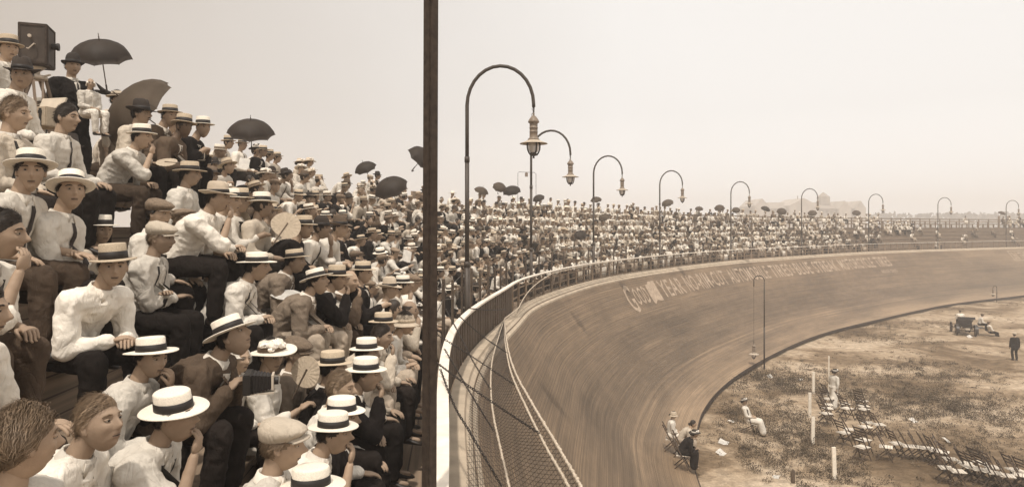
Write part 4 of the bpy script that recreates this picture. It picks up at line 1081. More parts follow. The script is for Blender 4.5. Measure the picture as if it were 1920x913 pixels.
def person(loc, az, pose='knees', look=0, pitch=0, top='shirt', tm='shirt_white', legs='trousers', lm='trouser_dark', hat='boater', hair='short', hm='hair_dark', lod=1, scale=1., seed=0, tie=False, braces=False, moust=False, skin='skin', hattilt=(0, 0), rootz=0, label=None, cat='person', group=None, lean_side=0, name='person', hatmat=None):
    """az = world azimuth (deg, ccw from +X) the body faces; look = head yaw from that"""
    look = max(-80, min(80, round(look/10)*10)); pitch = round(pitch/8)*8
    fc = (seed*7+int(abs(loc[1])*31)) % (5 if lod == 0 else 2) if top != 'blouse' else 3
    mats = [skin, 'lip', 'eye_white', 'iris', hm]
    root = piece(name, ('body', pose, look, pitch, lod, fc), f_body(pose, look, pitch, lod, fc), mats, None)
    root.location = loc; root.rotation_euler = (0, R(lean_side), R(az-90)); root.scale = (scale,)*3
    tp = 'shirt' if top == 'vest' else top; sd_ = seed % 3
    nm = {'jacket': 'jacket', 'shirt': 'shirt', 'rolled': 'shirt', 'blouse': 'blouse', 'vest': 'shirt'}[top]
    piece(nm, ('top', pose, tp, lod, sd_), f_top(pose, tp, lod, sd_), [tm], root)
    piece('trousers' if legs == 'trousers' else 'skirt', ('legs', pose, legs, lod), f_legs(pose, legs, lod), [lm], root)
    if lod == 0 or POSES[pose].get('st'):
        for i in (0, 1): piece('shoe', ('shoe', pose, i), f_shoe(pose, i, lod), ['shoe'], root)
    if top == 'jacket':
        piece('shirt_front', ('front', pose, tp, lod, sd_), f_strip(pose, tp, lod, sd_, [(0, 0, .485, .20, .055, .010, .006)]), ['shirt_white'], root)
        for s_ in (-1, 1): piece('lapel', ('lapel', pose, tp, lod, sd_, s_), f_strip(pose, tp, lod, sd_, [(s_*.062, s_*.012, .48, .17, .022, .020, .013)]), [tm], root)
    if lod == 0 and top in ('shirt', 'rolled', 'blouse') and not tie: piece('placket', ('placket', pose, tp, lod, sd_), f_strip(pose, tp, lod, sd_, [(0, 0, .47, .03, .014, .014, .004)]), [tm], root)
    if top == 'vest': piece('waistcoat', ('vest', pose, tp, lod, sd_), f_strip(pose, tp, lod, sd_, [(-.075, -.06, .46, .0, .045, .065, .006), (.075, .06, .46, .0, .045, .065, .006)]), ['suit_dark'], root)
    if tie: piece('tie', ('tie', pose, tp, lod, sd_), f_strip(pose, tp, lod, sd_, [(0, 0, .475, .17, .014, .026, .011)]), ['tie'], root)
    if braces and lod == 0: piece('braces', ('br', pose, tp, lod, sd_), f_strip(pose, tp, lod, sd_, [(-.06, -.08, .47, -.02, .012, .012, .006), (.06, .08, .47, -.02, .012, .012, .006)]), ['leather'], root)
    if lod == 0 and legs == 'trousers': piece('collar', ('collar', pose), f_collar(pose), ['shirt_white'], root)
    J = joints(pose); hmt = headmat(J, look, pitch)
    if hat and hair == 'short': hair = 'under'
    if hair: piece('hair', ('hair', hair, lod), f_hair(hair, lod), [hm], root, hmt)
    if moust: piece('moustache', ('moust',), f_moustache, [hm], root, hmt)
    if hat:
        hz = {'cap': .036, 'capl': .036, 'bonnet': 0, 'derby': .040, 'cloche': .02}.get(hat, .048)
        mt = hmt @ Matrix.Translation((0, -.004, hz)) @ Matrix.Rotation(R(hattilt[0]), 4, 'X') @ Matrix.Rotation(R(hattilt[1]), 4, 'Y') @ Matrix.Diagonal((1, 1, 1+.10*math.sin(seed*2.3+loc[0]*9), 1))
        first = None
        for pn, fn, m_, par in hat_parts(hat, lod):
            if pn == 'hat_band' and m_ == 'band' and hatmat: m_ = hatmat
            if par and first: piece(pn, (hat, pn, lod), fn, [m_], first)
            else: first = piece(pn, (hat, pn, lod), fn, [m_], root, mt)
    tag(root, label, cat, group)
    return root

# where people sit: row -> (distance from rail, seat height)
SEATS = [(D0+RUN*k+.10, WALK+RISE*(k+1)+.03) for k in range(6)] + [(DECK_D+.64, .43), (DECK_D+1.37, .80)]
def body_az(s): n = -nrm(s); return math.degrees(math.atan2(n.y, n.x))
def head_at(s, row, pose, scale=1, stand=None, turn=0):
    J = joints(pose); d, h = SEATS[row] if stand is None else stand
    a = math.radians(turn); n = -nrm(s); n = V((n.x*math.cos(a)-n.y*math.sin(a), n.x*math.sin(a)+n.y*math.cos(a), 0))
    return at(s, d, h)+n*(J['H'].y*scale)+V((0, 0, J['H'].z*scale))
def solve(xp, yp, pose, row=None, stand=None, scale=1, turn=0, smin=1.):
    best = None; rows = range(8) if (row is None and stand is None) else [row]
    for k in rows:
        s = smin
        while s < SL-10:
            p = head_at(s, k, pose, scale, stand, turn)
            if p.y > 1.2:
                q = project(p); ex = q[0]-xp; ey = (q[1]-yp); e = abs(ex)*(3 if k is not None else 1)+abs(ey)*(1 if k is not None else .05)
                if best is None or e < best[0]: best = (e, s, k, ex, ey, p)
            s += .06 if p.y < 14 else .2
    return best
placed = []
# ---------------------------------------------------------------- the people one can tell apart, read off the photograph
def hero(xp, yp, label, pose='knees', face=-20, row=None, stand=None, scale=1., turn=0, dy=None, group='spectators on the stand', dz_max=.26, zfix=None, **k):
    """xp, yp: middle of the head in the photograph; face: world azimuth of the gaze"""
    if zfix and zfix > 4.6: scale *= 1.07; zfix *= .95
    e, s, r_, ex, ey, p = solve(xp, yp, pose, row, stand, scale, turn)
    d, h = SEATS[r_] if stand is None else stand
    dz = ey*p.y/F; dz = max(-dz_max, min(dz_max, dz)); b = at(s, d, h)+V((-ex*p.y/F, 0, dz))
    az = body_az(s)+turn
    if zfix:      # slide along the sight line
        hd = p-at(s, d, h); want = px(xp, yp, zfix); b = want-hd
    lk = face-az
    while lk > 180: lk -= 360
    while lk < -180: lk += 360
    lod = 0 if p.y < 10.5 else 1
    if k.get('top') in (None, 'shirt', 'rolled') and not k.get('tie') and len(placed) % 3 == 0: k['braces'] = True
    o = person(b, az, pose, lk, scale=scale, lod=lod, label=label, group=None, seed=len(placed), **k)
    placed.append((b.x, b.y, r_)); 
    return o
SD, SB, SG = 'suit_dark', 'suit_brown', 'suit_grey'
W_, CR, ST = 'shirt_white', 'shirt_cream', 'shirt_striped'
TD, TB, TL = 'trouser_dark', 'trouser_brown', 'trouser_light'
DK = (4.35, 0.0)
# top rows, far left
hero(13, 88, 'man in straw hat standing behind the boxy film camera at the far left', 'stand', -30, stand=(4.6, .0), tm=W_, hat='boater-tan', top='shirt')
hero(37, 142, 'man in crumpled dark felt hat and white shirt sitting below the film camera', 'knees', -62, row=6, hat='fedora', tm=W_, top='shirt', zfix=7.0)
hero(135, 125, 'man in derby and dark open jacket holding a baby', 'carry', -48, stand=(3.9, -.02), hat='derby', top='jacket', tm=SD, tie=True, turn=-30, zfix=9.6)
baby = hero(169, 158, 'baby in white bonnet held up by the man in the derby', 'lap', -55, stand=(3.75, 1.0), hat='bonnet', hair=None, top='blouse', tm=W_, lm=W_, scale=.50, turn=-30, zfix=9.0)
hero(218, 165, 'woman in flat feathered hat peering over the large umbrella', 'stand', -40, stand=(4.7, -.02), hat='feather', hair='full', top='blouse', tm=CR, legs='skirt', lm=SG, scale=.97)
hero(262, 214, 'moustached man in dark wide hat sheltering under the large umbrella', 'knees', -5, row=6, hat='fedora', top='shirt', tm=CR, moust=True, zfix=8.9)
hero(121, 222, 'bareheaded boy in profile with slicked dark hair in front of the wicker case', 'knees', -5, row=6, hat=None, hm='hair_dark', tm=W_, scale=.95, zfix=6.6, tie=True)
hero(90, 283, 'woman in frilled white bonnet hat behind the smiling man', 'lap', -30, row=5, hat='wide', hair='full', top='blouse', tm=W_, legs='skirt', lm=W_, pitch=-8)
hero(128, 283, 'man in stiff dark flat-topped hat between bonnet and straw hats', 'knees', -20, row=5, hat='crush', tm=SG, top='jacket', hm='hair_fair', pitch=-8)
hero(22, 215, 'light-haired boy in pale shirt with his back half turned at the left edge', 'lap', 10, row=6, hat=None, hm='hair_fair', tm=CR, zfix=5.9, hair='wavy')
hero(52, 322, 'smiling man in light felt hat and narrow dark tie looking at the viewer', 'side', -52, row=5, hat='boaterw', tie=True, tm=W_, hattilt=(10, 0), zfix=5.0, top='rolled', lm=TB)
hero(128, 360, 'man in pale wide straw hat and dark tie beside the smiling man', 'fold', -40, row=4, hat='boaterw', tie=True, tm=W_, hattilt=(9, -6), zfix=5.4, pitch=-8)
hero(185, 432, 'man in black-banded boater glancing up between knees and caps', 'knees', -35, row=3, hat='boater', tm=CR, zfix=6.6)
hero(208, 500, 'unsmiling man in tan boater and collarless white shirt facing the viewer', 'clasp', -56, row=2, hat='boater-tan', tm=W_, zfix=4.95, hattilt=(0, 4), turn=-20, top='shirt')
hero(263, 258, 'man in boater and white shirt resting fist on chin with jacket on knee', 'chin', -5, row=6, hat='boater', tm=W_, top='rolled', lm=TB, zfix=8.4)
hero(316, 218, 'dark-haired man in brown suit and straw hat frowning at the viewer', 'clasp', -35, row=6, hat='boater-tan', top='jacket', tm=SB, tie=True, zfix=9.2)
hero(342, 238, 'man in brown suit and tilted straw hat leaning beside the frowning man', 'clasp', -30, row=6, hat='boater-tan', top='jacket', tm=SB, tie=True, zfix=9.1, hattilt=(0, -6), skin='skin_dark')
hero(323, 196, 'man half hidden behind the frowning man, only straw hat showing', 'knees', -30, row=7, hat='boater-tan', tm=CR)
hero(378, 240, 'man in dark suit and boater resting a folding camera on his knee', 'bow', -40, row=6, hat='boater', top='jacket', tm=SD, tie=True, zfix=9.8)
hero(353, 328, 'man in tan straw hat and white shirt in sharp profile', 'knees', 0, row=5, hat='boaterw-tan', tm=W_, zfix=8.3, top='rolled')
hero(405, 372, 'large man in wide light straw hat with fingers at his mouth', 'chin', -5, row=4, hat='fedoral', tm=W_, top='rolled', zfix=6.9)
hero(428, 378, 'young man in light hat just right of the large straw-hatted man', 'clasp', -10, row=4, hat='boater', tm=W_, zfix=7.8)
hero(447, 378, 'man in boater and dark bow tie holding a palm fan', 'fan', -5, row=4, hat='boater-tan', tm=W_, top='vest', zfix=8.5)
hero(294, 402, 'man in dark checked cap behind the boy in the light cap', 'knees', -10, row=3, hat='cap', tm=W_, zfix=6.8)
hero(297, 448, 'boy in light cap and white shirt leaning on folded arms', 'fold', -8, row=2, hat='capl', tm=W_, hm='hair_fair', zfix=6.3, lm=TD)
hero(341, 415, 'boy with large cap pulled down over his eyes', 'bow', -20, row=3, hat='cap', tm=CR, hm='hair_fair', pitch=-24, hattilt=(-10, 0), zfix=7.3)
hero(398, 500, 'bareheaded wavy-haired young man in white shirt looking at the viewer', 'knees', -50, row=2, hat=None, hair='wavy', tm=W_, zfix=7.2, turn=-20)
hero(478, 500, 'stooping man in upturned boater and white shirt with his back to us', 'clasp', 10, row=2, hat='boaterw', tm=W_, hattilt=(0, 0), zfix=7.0, hm='hair_dark')
hero(432, 632, 'man in dark jacket with boater tipped forward bowed over a folding camera', 'bow', -12, row=1, hat='boaterw', top='jacket', tm=SB, pitch=-32, hattilt=(-8, 0), zfix=4.9, turn=-5)
hero(278, 672, 'man in black-banded boater and white shirt low between dark knees', 'chinl', -25, row=1, hat='boaterw', tm=W_, zfix=4.35, hattilt=(4, 0))
hero(322, 782, 'man in large bright boater in profile with pipe hand raised', 'chin', -8, row=1, hat='boaterw', tm=W_, zfix=3.55, pitch=-8, hattilt=(-6, 10), top='rolled')
hero(178, 795, 'bareheaded fair man in pale shirt gazing down at the lower left', 'clasp', -15, row=2, hat=None, hair='wavy', hm='hair_fair', tm=W_, zfix=3.1, pitch=-16)
hero(32, 830, 'person with loose pale hair seen from behind in the lower left corner', 'lap', 50, row=2, hat=None, hair='full', hm='hair_fair', top='blouse', tm=W_, zfix=2.35, legs='skirt', lm=TL)
hero(-4, 440, 'man cut off at the left edge resting a hand on his cheek', 'chin', 10, row=3, hat=None, hair='short', tm=W_, top='rolled', lm=TB, zfix=3.5)
hero(-46, 585, 'man mostly outside the left edge, brown-trousered knees below the seat boards', 'side', 15, row=2, hat=None, tm=W_, top='rolled', lm=TB, zfix=3.0)
hero(505, 668, 'woman in white flowered hat and lace blouse turned to the viewer with a fan', 'fan', -42, row=1, hat='wide', hair='full', top='blouse', tm=W_, legs='skirt', lm=W_, zfix=6.0, hattilt=(0, 5))
hero(553, 664, 'boy in oversized flat cap beside the woman in flowered hat', 'knees', -15, row=1, hat='cap', top='jacket', tm=SG, hm='hair_fair', zfix=6.5, hattilt=(-4, 0))
hero(447, 672, 'small child peeping out behind the bowed man with camera', 'knees', -35, row=0, hat='bonnet', hm='hair_fair', tm=W_, scale=.8, zfix=5.7)
hero(550, 490, 'man in light grey jacket and tilted straw hat in profile', 'clasp', -8, row=2, hat='boaterw-tan', top='jacket', tm=SG, zfix=8.3, hattilt=(6, 0), tie=True)
hero(592, 528, 'man in flat wide boater and grey jacket looking down over clasped hands', 'clasp', -10, row=1, hat='boaterw', top='jacket', tm=SG, pitch=-16, zfix=7.8, lm=TL)
hero(629, 523, 'young man in dark suit resting his chin on his fist', 'chin', -18, row=1, hat='boaterw-tan', top='jacket', tm=SD, lm=TL, zfix=8.3)
hero(652, 528, 'balding fair man bareheaded between two straw-hatted men', 'chin', -12, row=1, hat=None, hair='bald', hm='hair_fair', top='jacket', tm=SB, lm=TB, zfix=8.8)
hero(678, 512, 'dark-suited man in boater with a hand at his collar', 'fan', -10, row=1, hat='boater-tan', top='jacket', tm=SD, zfix=9.2)
hero(684, 662, 'man wearing a bright straw hat directly behind the man touching his lips', 'knees', 0, row=0, hat='boater', tm=CR, zfix=7.2)
hero(711, 632, 'bareheaded man in pale jacket drinking with his hand raised', 'chin', -5, row=0, hat=None, hair='short', top='jacket', tm='shirt_cream', zfix=7.6, lm=TL)
hero(620, 690, 'man in straw hat and dark jacket seen from behind his shoulder', 'knees', 12, row=1, hat='boater-tan', top='jacket', tm=SD, zfix=6.3)
hero(682, 703, 'man in bright boater and navy suit touching his lips', 'chin', 0, row=0, hat='boater', top='jacket', tm=SD, zfix=5.9, lm=TD)
hero(632, 728, 'sandy-haired bareheaded man in profile above two boaters', 'knees', -5, row=0, hat=None, hm='hair_fair', tm=W_, zfix=5.6)
hero(636, 782, 'man half hidden behind the nearer boater, dark band showing', 'knees', -8, row=0, hat='boater', top='jacket', tm=SD, zfix=5.2)
hero(620, 812, 'man in crisp boater and braces with fingers at his mouth', 'chin', -5, row=0, hat='boater', top='rolled', tm=W_, braces=True, zfix=4.35)
hero(522, 835, 'person in huge pale soft cap near the bottom edge', 'knees', 5, row=0, hat='capl', hm='hair_fair', tm=W_, zfix=3.6, hattilt=(6, 0))
hero(577, 925, 'person below the bottom edge, only a bright boater visible', 'knees', 10, row=0, hat='boaterw', tm=W_, zfix=3.55, dz_max=.5)
hero(728, 543, 'grey-haired stout man in light soft hat and white shirt', 'knees', -5, row=1, hat='fedoral', hm='hair_fair', tm=W_, zfix=10.2)
hero(753, 535, 'man in upturned boater beside the stout grey-haired man', 'chin', -5, row=1, hat='boater', tm=W_, zfix=10.6)
hero(770, 532, 'youth in tweed cap partly hidden by the timber post', 'knees', -5, row=1, hat='cap', tm=W_, zfix=11.2)
hero(734, 582, 'dark-haired bareheaded man low beside the timber post', 'knees', -10, row=0, hat=None, top='jacket', tm=SG, zfix=9.2)
hero(765, 583, 'second bareheaded man nearer the timber post, hand to mouth', 'chin', -10, row=0, hat=None, hair='bald', tm=CR, zfix=9.6)
hero(716, 610, 'man in narrow-brimmed tan boater above the drinking man', 'knees', -5, row=0, hat='boater-tan', tm=CR, zfix=8.2)
hero(757, 606, 'woman in soft cloche hat leaning toward the rail', 'clasp', -15, row=0, hat='cloche', hair='full', top='blouse', tm=W_, legs='skirt', lm=TL, zfix=8.6)
hero(568, 428, 'moustached man in straight boater and dark suit', 'clasp', -15, row=3, hat='boater-tan', top='jacket', tm=SD, moust=True, zfix=8.9)
hero(600, 428, 'man in black bowler and white shirt leaning on his hand', 'chinl', -10, row=3, hat='derby', top='rolled', tm=W_, tie=True, zfix=9.4)
hero(635, 428, 'man in brown felt hat and white shirt beside the bowler man', 'clasp', -10, row=3, hat='fedorab', tm=W_, zfix=10)
hero(488, 386, 'man in bright straw hat with his back turned, palm fan behind him', 'knees', 25, row=4, hat='boaterw', tm=CR, zfix=8.6, hattilt=(0, -5))
hero(427, 262, 'man in tan cap-like boater and white shirt on the top row', 'clasp', -10, row=7, hat='boater-tan', tm=W_, tie=True)
hero(453, 272, 'man in boater and striped tie holding a white paper', 'knees', -15, row=7, hat='boater-tan', tm=W_, tie=True)
hero(481, 282, 'woman in dark hat under the right-hand raised umbrella', 'lap', -25, row=7, hat='wided', hair='full', top='blouse', tm=W_, legs='skirt', lm=SG)
hero(492, 270, 'man in turned-up straw hat and dark jacket under the umbrella', 'clasp', -30, row=7, hat='boaterw-tan', top='jacket', tm=SD)
hero(504, 292, 'young man in boater with dark bow tie on the top row', 'knees', -10, row=7, hat='boater-tan', tm=W_)
hero(518, 296, 'last man in the group right of the raised umbrella', 'knees', -5, row=7, hat='boater-tan', tm=CR)
hero(579, 283, 'woman in pale blouse and wide hat standing on the top deck', 'stand', 5, stand=(5.6, -.02), hat='widet', hair='full', top='blouse', tm=W_, legs='skirt', lm=W_)
hero(562, 282, 'second standing woman in pale dress just left of the other', 'stand', 15, stand=(5.9, -.02), hat='widet', hair='full', top='blouse', tm=CR, legs='skirt', lm=W_)
hero(693, 302, 'boy in white cap standing against the sky', 'stand', 10, stand=(6.2, -.02), hat='capl', tm=W_)
hero(707, 330, 'man in dark felt hat near the boy in white cap', 'knees', 0, row=7, hat='fedora', top='jacket', tm=SD)
hero(1032, 368, 'bareheaded man in white shirt standing on the deck railing side', 'stand', -40, stand=(7.0, -.02), hat=None, tm=W_)
hero(1064, 370, 'man in dark open jacket standing at the back railing', 'stand', -50, stand=(7.0, -.02), hat=None, top='jacket', tm=SB)
hero(1490, 392, 'man in dark waistcoat standing alone on the far deck', 'stand', -120, stand=(6.6, -.02), hat='boater', top='vest', tm=W_)
hero(1187, 376, 'slim figure in dark coat standing on the far deck', 'stand', -60, stand=(6.8, -.02), hat='cap', top='jacket', tm=SD)
NH = len(placed)
for xp, yp, z_ in ((560, 560, 0),): pass

# ---------------------------------------------------------------- the rest of the crowd, seat by seat
rnd = random.Random(21)
slots = []
for row in range(8):
    d, h = SEATS[row]; s = 2.0+rnd.random()*.4; idx = 0
    while s < SL-8:
        p = at(s, d, h); q = project(p+V((0, 0, .8))) if p.y > .5 else (-999, 0); s += rnd.uniform(.44, .60)*(1.0 if p.y < 30 else 1.05)
        if p.y < 6.2 or q[0] < -40 or q[0] > 1935: continue
        x = q[0]
        occ = .93 if x < 1240 else .88 if x < 1330 else .74 if x < 1450 else .50 if x < 1560 else .26 if x < 1640 else .035
        if row >= 6: occ = .85 if x < 1150 else .62 if x < 1330 else .55 if x < 1450 else .5 if x < 1640 else .02 if x < 1800 else .12
        if row == 5 and x > 1200: occ *= .25
        if row == 7: occ *= .75
        if row == 0 and x > 1150: occ *= .8
        if 1652 < x < 1704 and row in (4, 5): occ = .7
        if x > 1872 and row >= 6: occ = .5
        if x > 1640 and row < 3 and rnd.random() < .03: occ = 1
        if rnd.random() > occ: continue
        if any((p.x-a)**2+(p.y-b)**2 < .50**2 for a, b, r_ in placed): continue
        if p.y < 9.5 and any((p.x-a)**2+(p.y-b)**2 < .62**2 for a, b, r_ in placed): continue
        slots.append((p.y, s, row, q)); placed.append((p.x, p.y, row))
slots.sort(key=lambda t: t[0])
NI = 300-NH-6
ordn = ['front', 'second', 'third', 'fourth', 'fifth', 'sixth', 'deck bench', 'rear bench']
lampx = [x for x, _ in LP]
def where(x, row):
    names = ['nearest lamp post', 'second lamp post', 'third lamp post', 'fourth lamp post', 'fifth lamp post', 'sixth lamp post']
    j = min(range(len(names)), key=lambda i: abs(lampx[i]-x))
    if abs(x-808) < abs(lampx[j]-x): nm, dx = 'timber post', x-808
    else: nm, dx = names[j], x-lampx[j]
    return nm, dx
hats_m = ['boater']*7+['boater-tan']*6+['boaterw-tan']*2+['fedora', 'fedorab', 'derby', 'cap', 'cap', 'fedoral', None, None]
hw = {'boater': 'bright boater', 'boater-tan': 'tan boater', 'boaterw-tan': 'wide tan straw hat', 'fedora': 'dark felt hat', 'fedorab': 'brown felt hat', 'derby': 'bowler', 'cap': 'tweed cap', 'fedoral': 'pale felt hat', None: 'bareheaded look', 'wide': 'flowered straw hat', 'widet': 'broad tan hat', 'wided': 'broad dark hat', 'cloche': 'cloche hat', 'bonnet': 'white bonnet'}
poses_m = ['knees', 'knees', 'clasp', 'clasp', 'chin', 'chinl', 'fold', 'side', 'lap', 'bow', 'shade', 'back', 'point', 'side']
count = {}
def choose():
    wom = rnd.random() < .20
    if wom:
        tm = rnd.choice([W_, W_, CR, W_, ST]); return dict(pose=rnd.choice(['lap', 'lap', 'fan', 'clasp']), hat=rnd.choice(['wide', 'widet', 'wided', 'cloche', 'bonnet', 'wide', 'widet']), hair='full', top='blouse', tm=tm, legs='skirt', lm=rnd.choice([W_, CR, TL, SG, TD])), 'woman', {W_: 'white blouse', CR: 'cream blouse', ST: 'striped blouse'}[tm]
    if rnd.random() < .60:
        tm = rnd.choice([W_, W_, W_, CR, ST]); return dict(pose=rnd.choice(poses_m), hat=rnd.choice(hats_m), top=rnd.choice(['shirt', 'rolled', 'shirt', 'vest' if tm == W_ else 'shirt']), tm=tm, lm=rnd.choice([TD, TD, TB, TL]), tie=rnd.random() < .4), 'man', {W_: 'white shirt', CR: 'cream shirt', ST: 'striped shirt'}[tm]
    tm = rnd.choice([SD, SD, SD, SB, SG]); return dict(pose=rnd.choice(poses_m), hat=rnd.choice(hats_m), top='jacket', tm=tm, lm=rnd.choice([TD, TD, TB, TL]), tie=rnd.random() < .7), 'man', {SD: 'dark suit', SB: 'brown suit', SG: 'grey suit'}[tm]
order_key = {}
for y, s, row, q in slots[:NI]: order_key.setdefault(row, []).append(s)
for r_ in order_key: order_key[r_].sort()
ordw = ['first', 'second', 'third', 'fourth', 'fifth', 'sixth', 'seventh', 'eighth', 'ninth', 'tenth', 'eleventh', 'twelfth', 'thirteenth', 'fourteenth', 'fifteenth', 'sixteenth', 'seventeenth', 'eighteenth', 'nineteenth', 'twentieth']
def ordinal(n):
    if n < 20: return ordw[n]
    tens = {2: 'twenty', 3: 'thirty', 4: 'forty', 5: 'fifty', 6: 'sixty', 7: 'seventy'}[(n+1)//10]; u = (n+1) % 10
    return tens+'-'+ordw[u-1] if u else {'twenty': 'twentieth', 'thirty': 'thirtieth', 'forty': 'fortieth', 'fifty': 'fiftieth', 'sixty': 'sixtieth', 'seventy': 'seventieth'}[tens]
rest = []
todo = []
# order each row's people from left to right between landmarks, so that a label points at one person only
for y, s, row, q in slots[:NI]:
    kw, who, wear = choose(); todo.append([y, s, row, q, kw, who, wear])
bucket = {}
for t in todo:
    x = t[3][0]; L_ = [0, 400, 600, 808, 878, 997, 1114, 1238, 1371, 1503, 1700]; names = ['left edge', 'raised umbrella', 'standing women', 'timber post', 'nearest lamp', 'second lamp', 'third lamp', 'fourth lamp', 'fifth lamp', 'sixth lamp', 'seventh lamp']
    i = max(k for k in range(len(L_)) if x >= L_[k] or k == 0); t.append(i); bucket.setdefault((t[2], i), []).append(t)
for (row, i), ts in bucket.items():
    ts.sort(key=lambda t: t[3][0])
    for n, t in enumerate(ts):
        y, s, _, q, kw, who, wear, _i = t
        ht = hw[kw['hat']]; desc = f'bareheaded {who} in {wear}' if kw['hat'] is None else f'{who} in {wear} and {ht}'
        rw = {0: 'front row', 1: 'second row', 2: 'third row', 3: 'fourth row', 4: 'fifth row', 5: 'sixth row', 6: 'deck bench', 7: 'rear bench'}[row]
        label = f'{desc}, {rw}, {ordinal(n)} right of {names[i]}'
        d, h = SEATS[row]; p = at(s, d+rnd.uniform(-.06, .06), h); az = body_az(s)+rnd.uniform(-14, 14)
        # gaze: down the track to the right, or across it
        look = rnd.choice([0, 10, 25, -20, -45, 35]) if q[0] < 1000 else rnd.choice([0, -20, 20, 40, -40])
        sc = rnd.uniform(.90, 1.08)*(.80 if rnd.random() < .06 else 1)*(.95 if who == 'woman' else 1)
        person(p, az, look=look, pitch=rnd.choice([0, 0, -8, -16]), scale=sc, lod=0 if y < 8.5 else 1, seed=rnd.randint(0, 2), hm=rnd.choice(['hair_dark', 'hair_dark', 'hair_fair']), hattilt=(rnd.uniform(-11, 12), rnd.uniform(-9, 9)), hatmat=rnd.choice([None, None, None, 'felt_brown', 'suit_grey', 'suit_brown']), lean_side=rnd.uniform(-6, 6), label=label, group='spectators seated along the stand', moust=rnd.random() < .08, **kw)
# farther people: one mesh
CM = ['skin', 'shirt_white', 'shirt_cream', 'suit_dark', 'suit_brown', 'suit_grey', 'straw_light', 'straw_tan', 'felt_dark', 'trouser_dark', 'trouser_light', 'band', 'umbrella_cloth']
def low_person(bm, p, az, sc, rnd):
    n0 = len(bm.verts); bm.verts.ensure_lookup_table(); T = Matrix.Translation(p) @ Matrix.Rotation(R(az-90), 4, 'Z') @ Matrix.Scale(sc, 4)
    tmp = bmesh.new(); wom = rnd.random() < .25
    tmi = rnd.choice([1, 1, 1, 1, 1, 2, 2, 5, 3, 4, 5]) if not wom else rnd.choice([1, 1, 1, 2]); lmi = rnd.choice([9, 4, 5, 10]) if not wom else rnd.choice([1, 1, 2, 10])
    lean = rnd.uniform(0, 35); l = R(lean); u = V((0, math.sin(l), math.cos(l))); f = V((0, math.cos(l), -math.sin(l)))
    prev = None
    for t, a, b in ((-.05, .16, .12), (.14, .15, .11), (.32, .19, .12), (.43, .20, .10), (.49, .07, .06)):
        rr = ring(tmp, V((0, 0, .1))+u*t, X_, f, a, b, 8)
        if prev: bridge(tmp, prev, rr, tmi)
        prev = rr
    C_ = V((0, 0, .1))+u*.46; H = C_+V((0, math.sin(l*.6)*.22+.02, math.cos(l*.6)*.22)); yw = rnd.uniform(-.8, .8); m3 = Matrix.Rotation(yw, 3, 'Z')
    ball(tmp, H, .11, 8, 6, (.68, .85, 1.1), 0, m3); tube(tmp, [C_, H], .05, 6, 0)
    for s_ in (-1, 1):
        sh = C_+V((s_*.18, 0, -.04)); w_ = V((s_*rnd.uniform(.03, .16), rnd.uniform(.28, .42), rnd.uniform(.16, .3))) if rnd.random() < .75 else H+V((s_*.04, .1, -.14))
        e, w_ = ik(sh, w_, .285, .25, V((s_*.5, -.2, -1))); tube(tmp, [sh, e, e.lerp(w_, .8)], [.065, .052, .045], 6, tmi); ball(tmp, w_, .045, 6, 4, mi=0)
        k = V((s_*.12, .42, .08)); an = V((s_*.12, .40, -.36)); tube(tmp, [V((s_*.09, 0, .08)), k, an], [.11, .085, .06] if not wom else [.13, .13, .14], 6, lmi)
        ball(tmp, an+V((0, .06, -.05)), .05, 6, 4, (1, 2, .8), mi=11)
    hk = rnd.random(); mi = 6 if hk < .42 else 7 if hk < .72 else 8 if hk < .9 else None
    if mi is not None:
        rb = .19 if wom else .145; c = H+V((0, 0, .055)); q = .0 if hk < .8 else .02
        lathe(tmp, [(0, .09-q), (.07, .09), (.085, .05)], c, 10, .93, 1.1, mi); lathe(tmp, [(.086, .05), (.088, .0)], c, 10, .93, 1.1, 11 if not wom else mi); lathe(tmp, [(.088, .0), (rb, -.004), (rb, -.01), (.08, -.01)], c, 10, .93, 1.1, mi)
    else: ball(tmp, H+V((0, -.01, .03)), .105, 8, 5, (.78, .9, 1), 8, m3)
    mp = {}
    for v in tmp.verts: mp[v] = bm.verts.new(T @ v.co)
    for f_ in tmp.faces: nf = bm.faces.new([mp[v] for v in f_.verts]); nf.material_index = f_.material_index; nf.smooth = True
    tmp.free()
bm = bmesh.new()
for y, s, row, q in slots[NI:]:
    d, h = SEATS[row]; p = at(s, d+rnd.uniform(-.06, .06), h); low_person(bm, p, body_az(s)+rnd.uniform(-25, 25), rnd.uniform(.9, 1.05), rnd)
me = bpy.data.meshes.new('crowd'); bm.to_mesh(me); bm.free()
tag(link('crowd', me, CM), 'dense seated crowd in white shirts and straw hats on the farther part of the stand', 'crowd', kind='stuff')
print('CROWD', NH, len(slots), 'nearest auto', slots[0][0], 'last individual', slots[min(NI, len(slots)-1)][0])
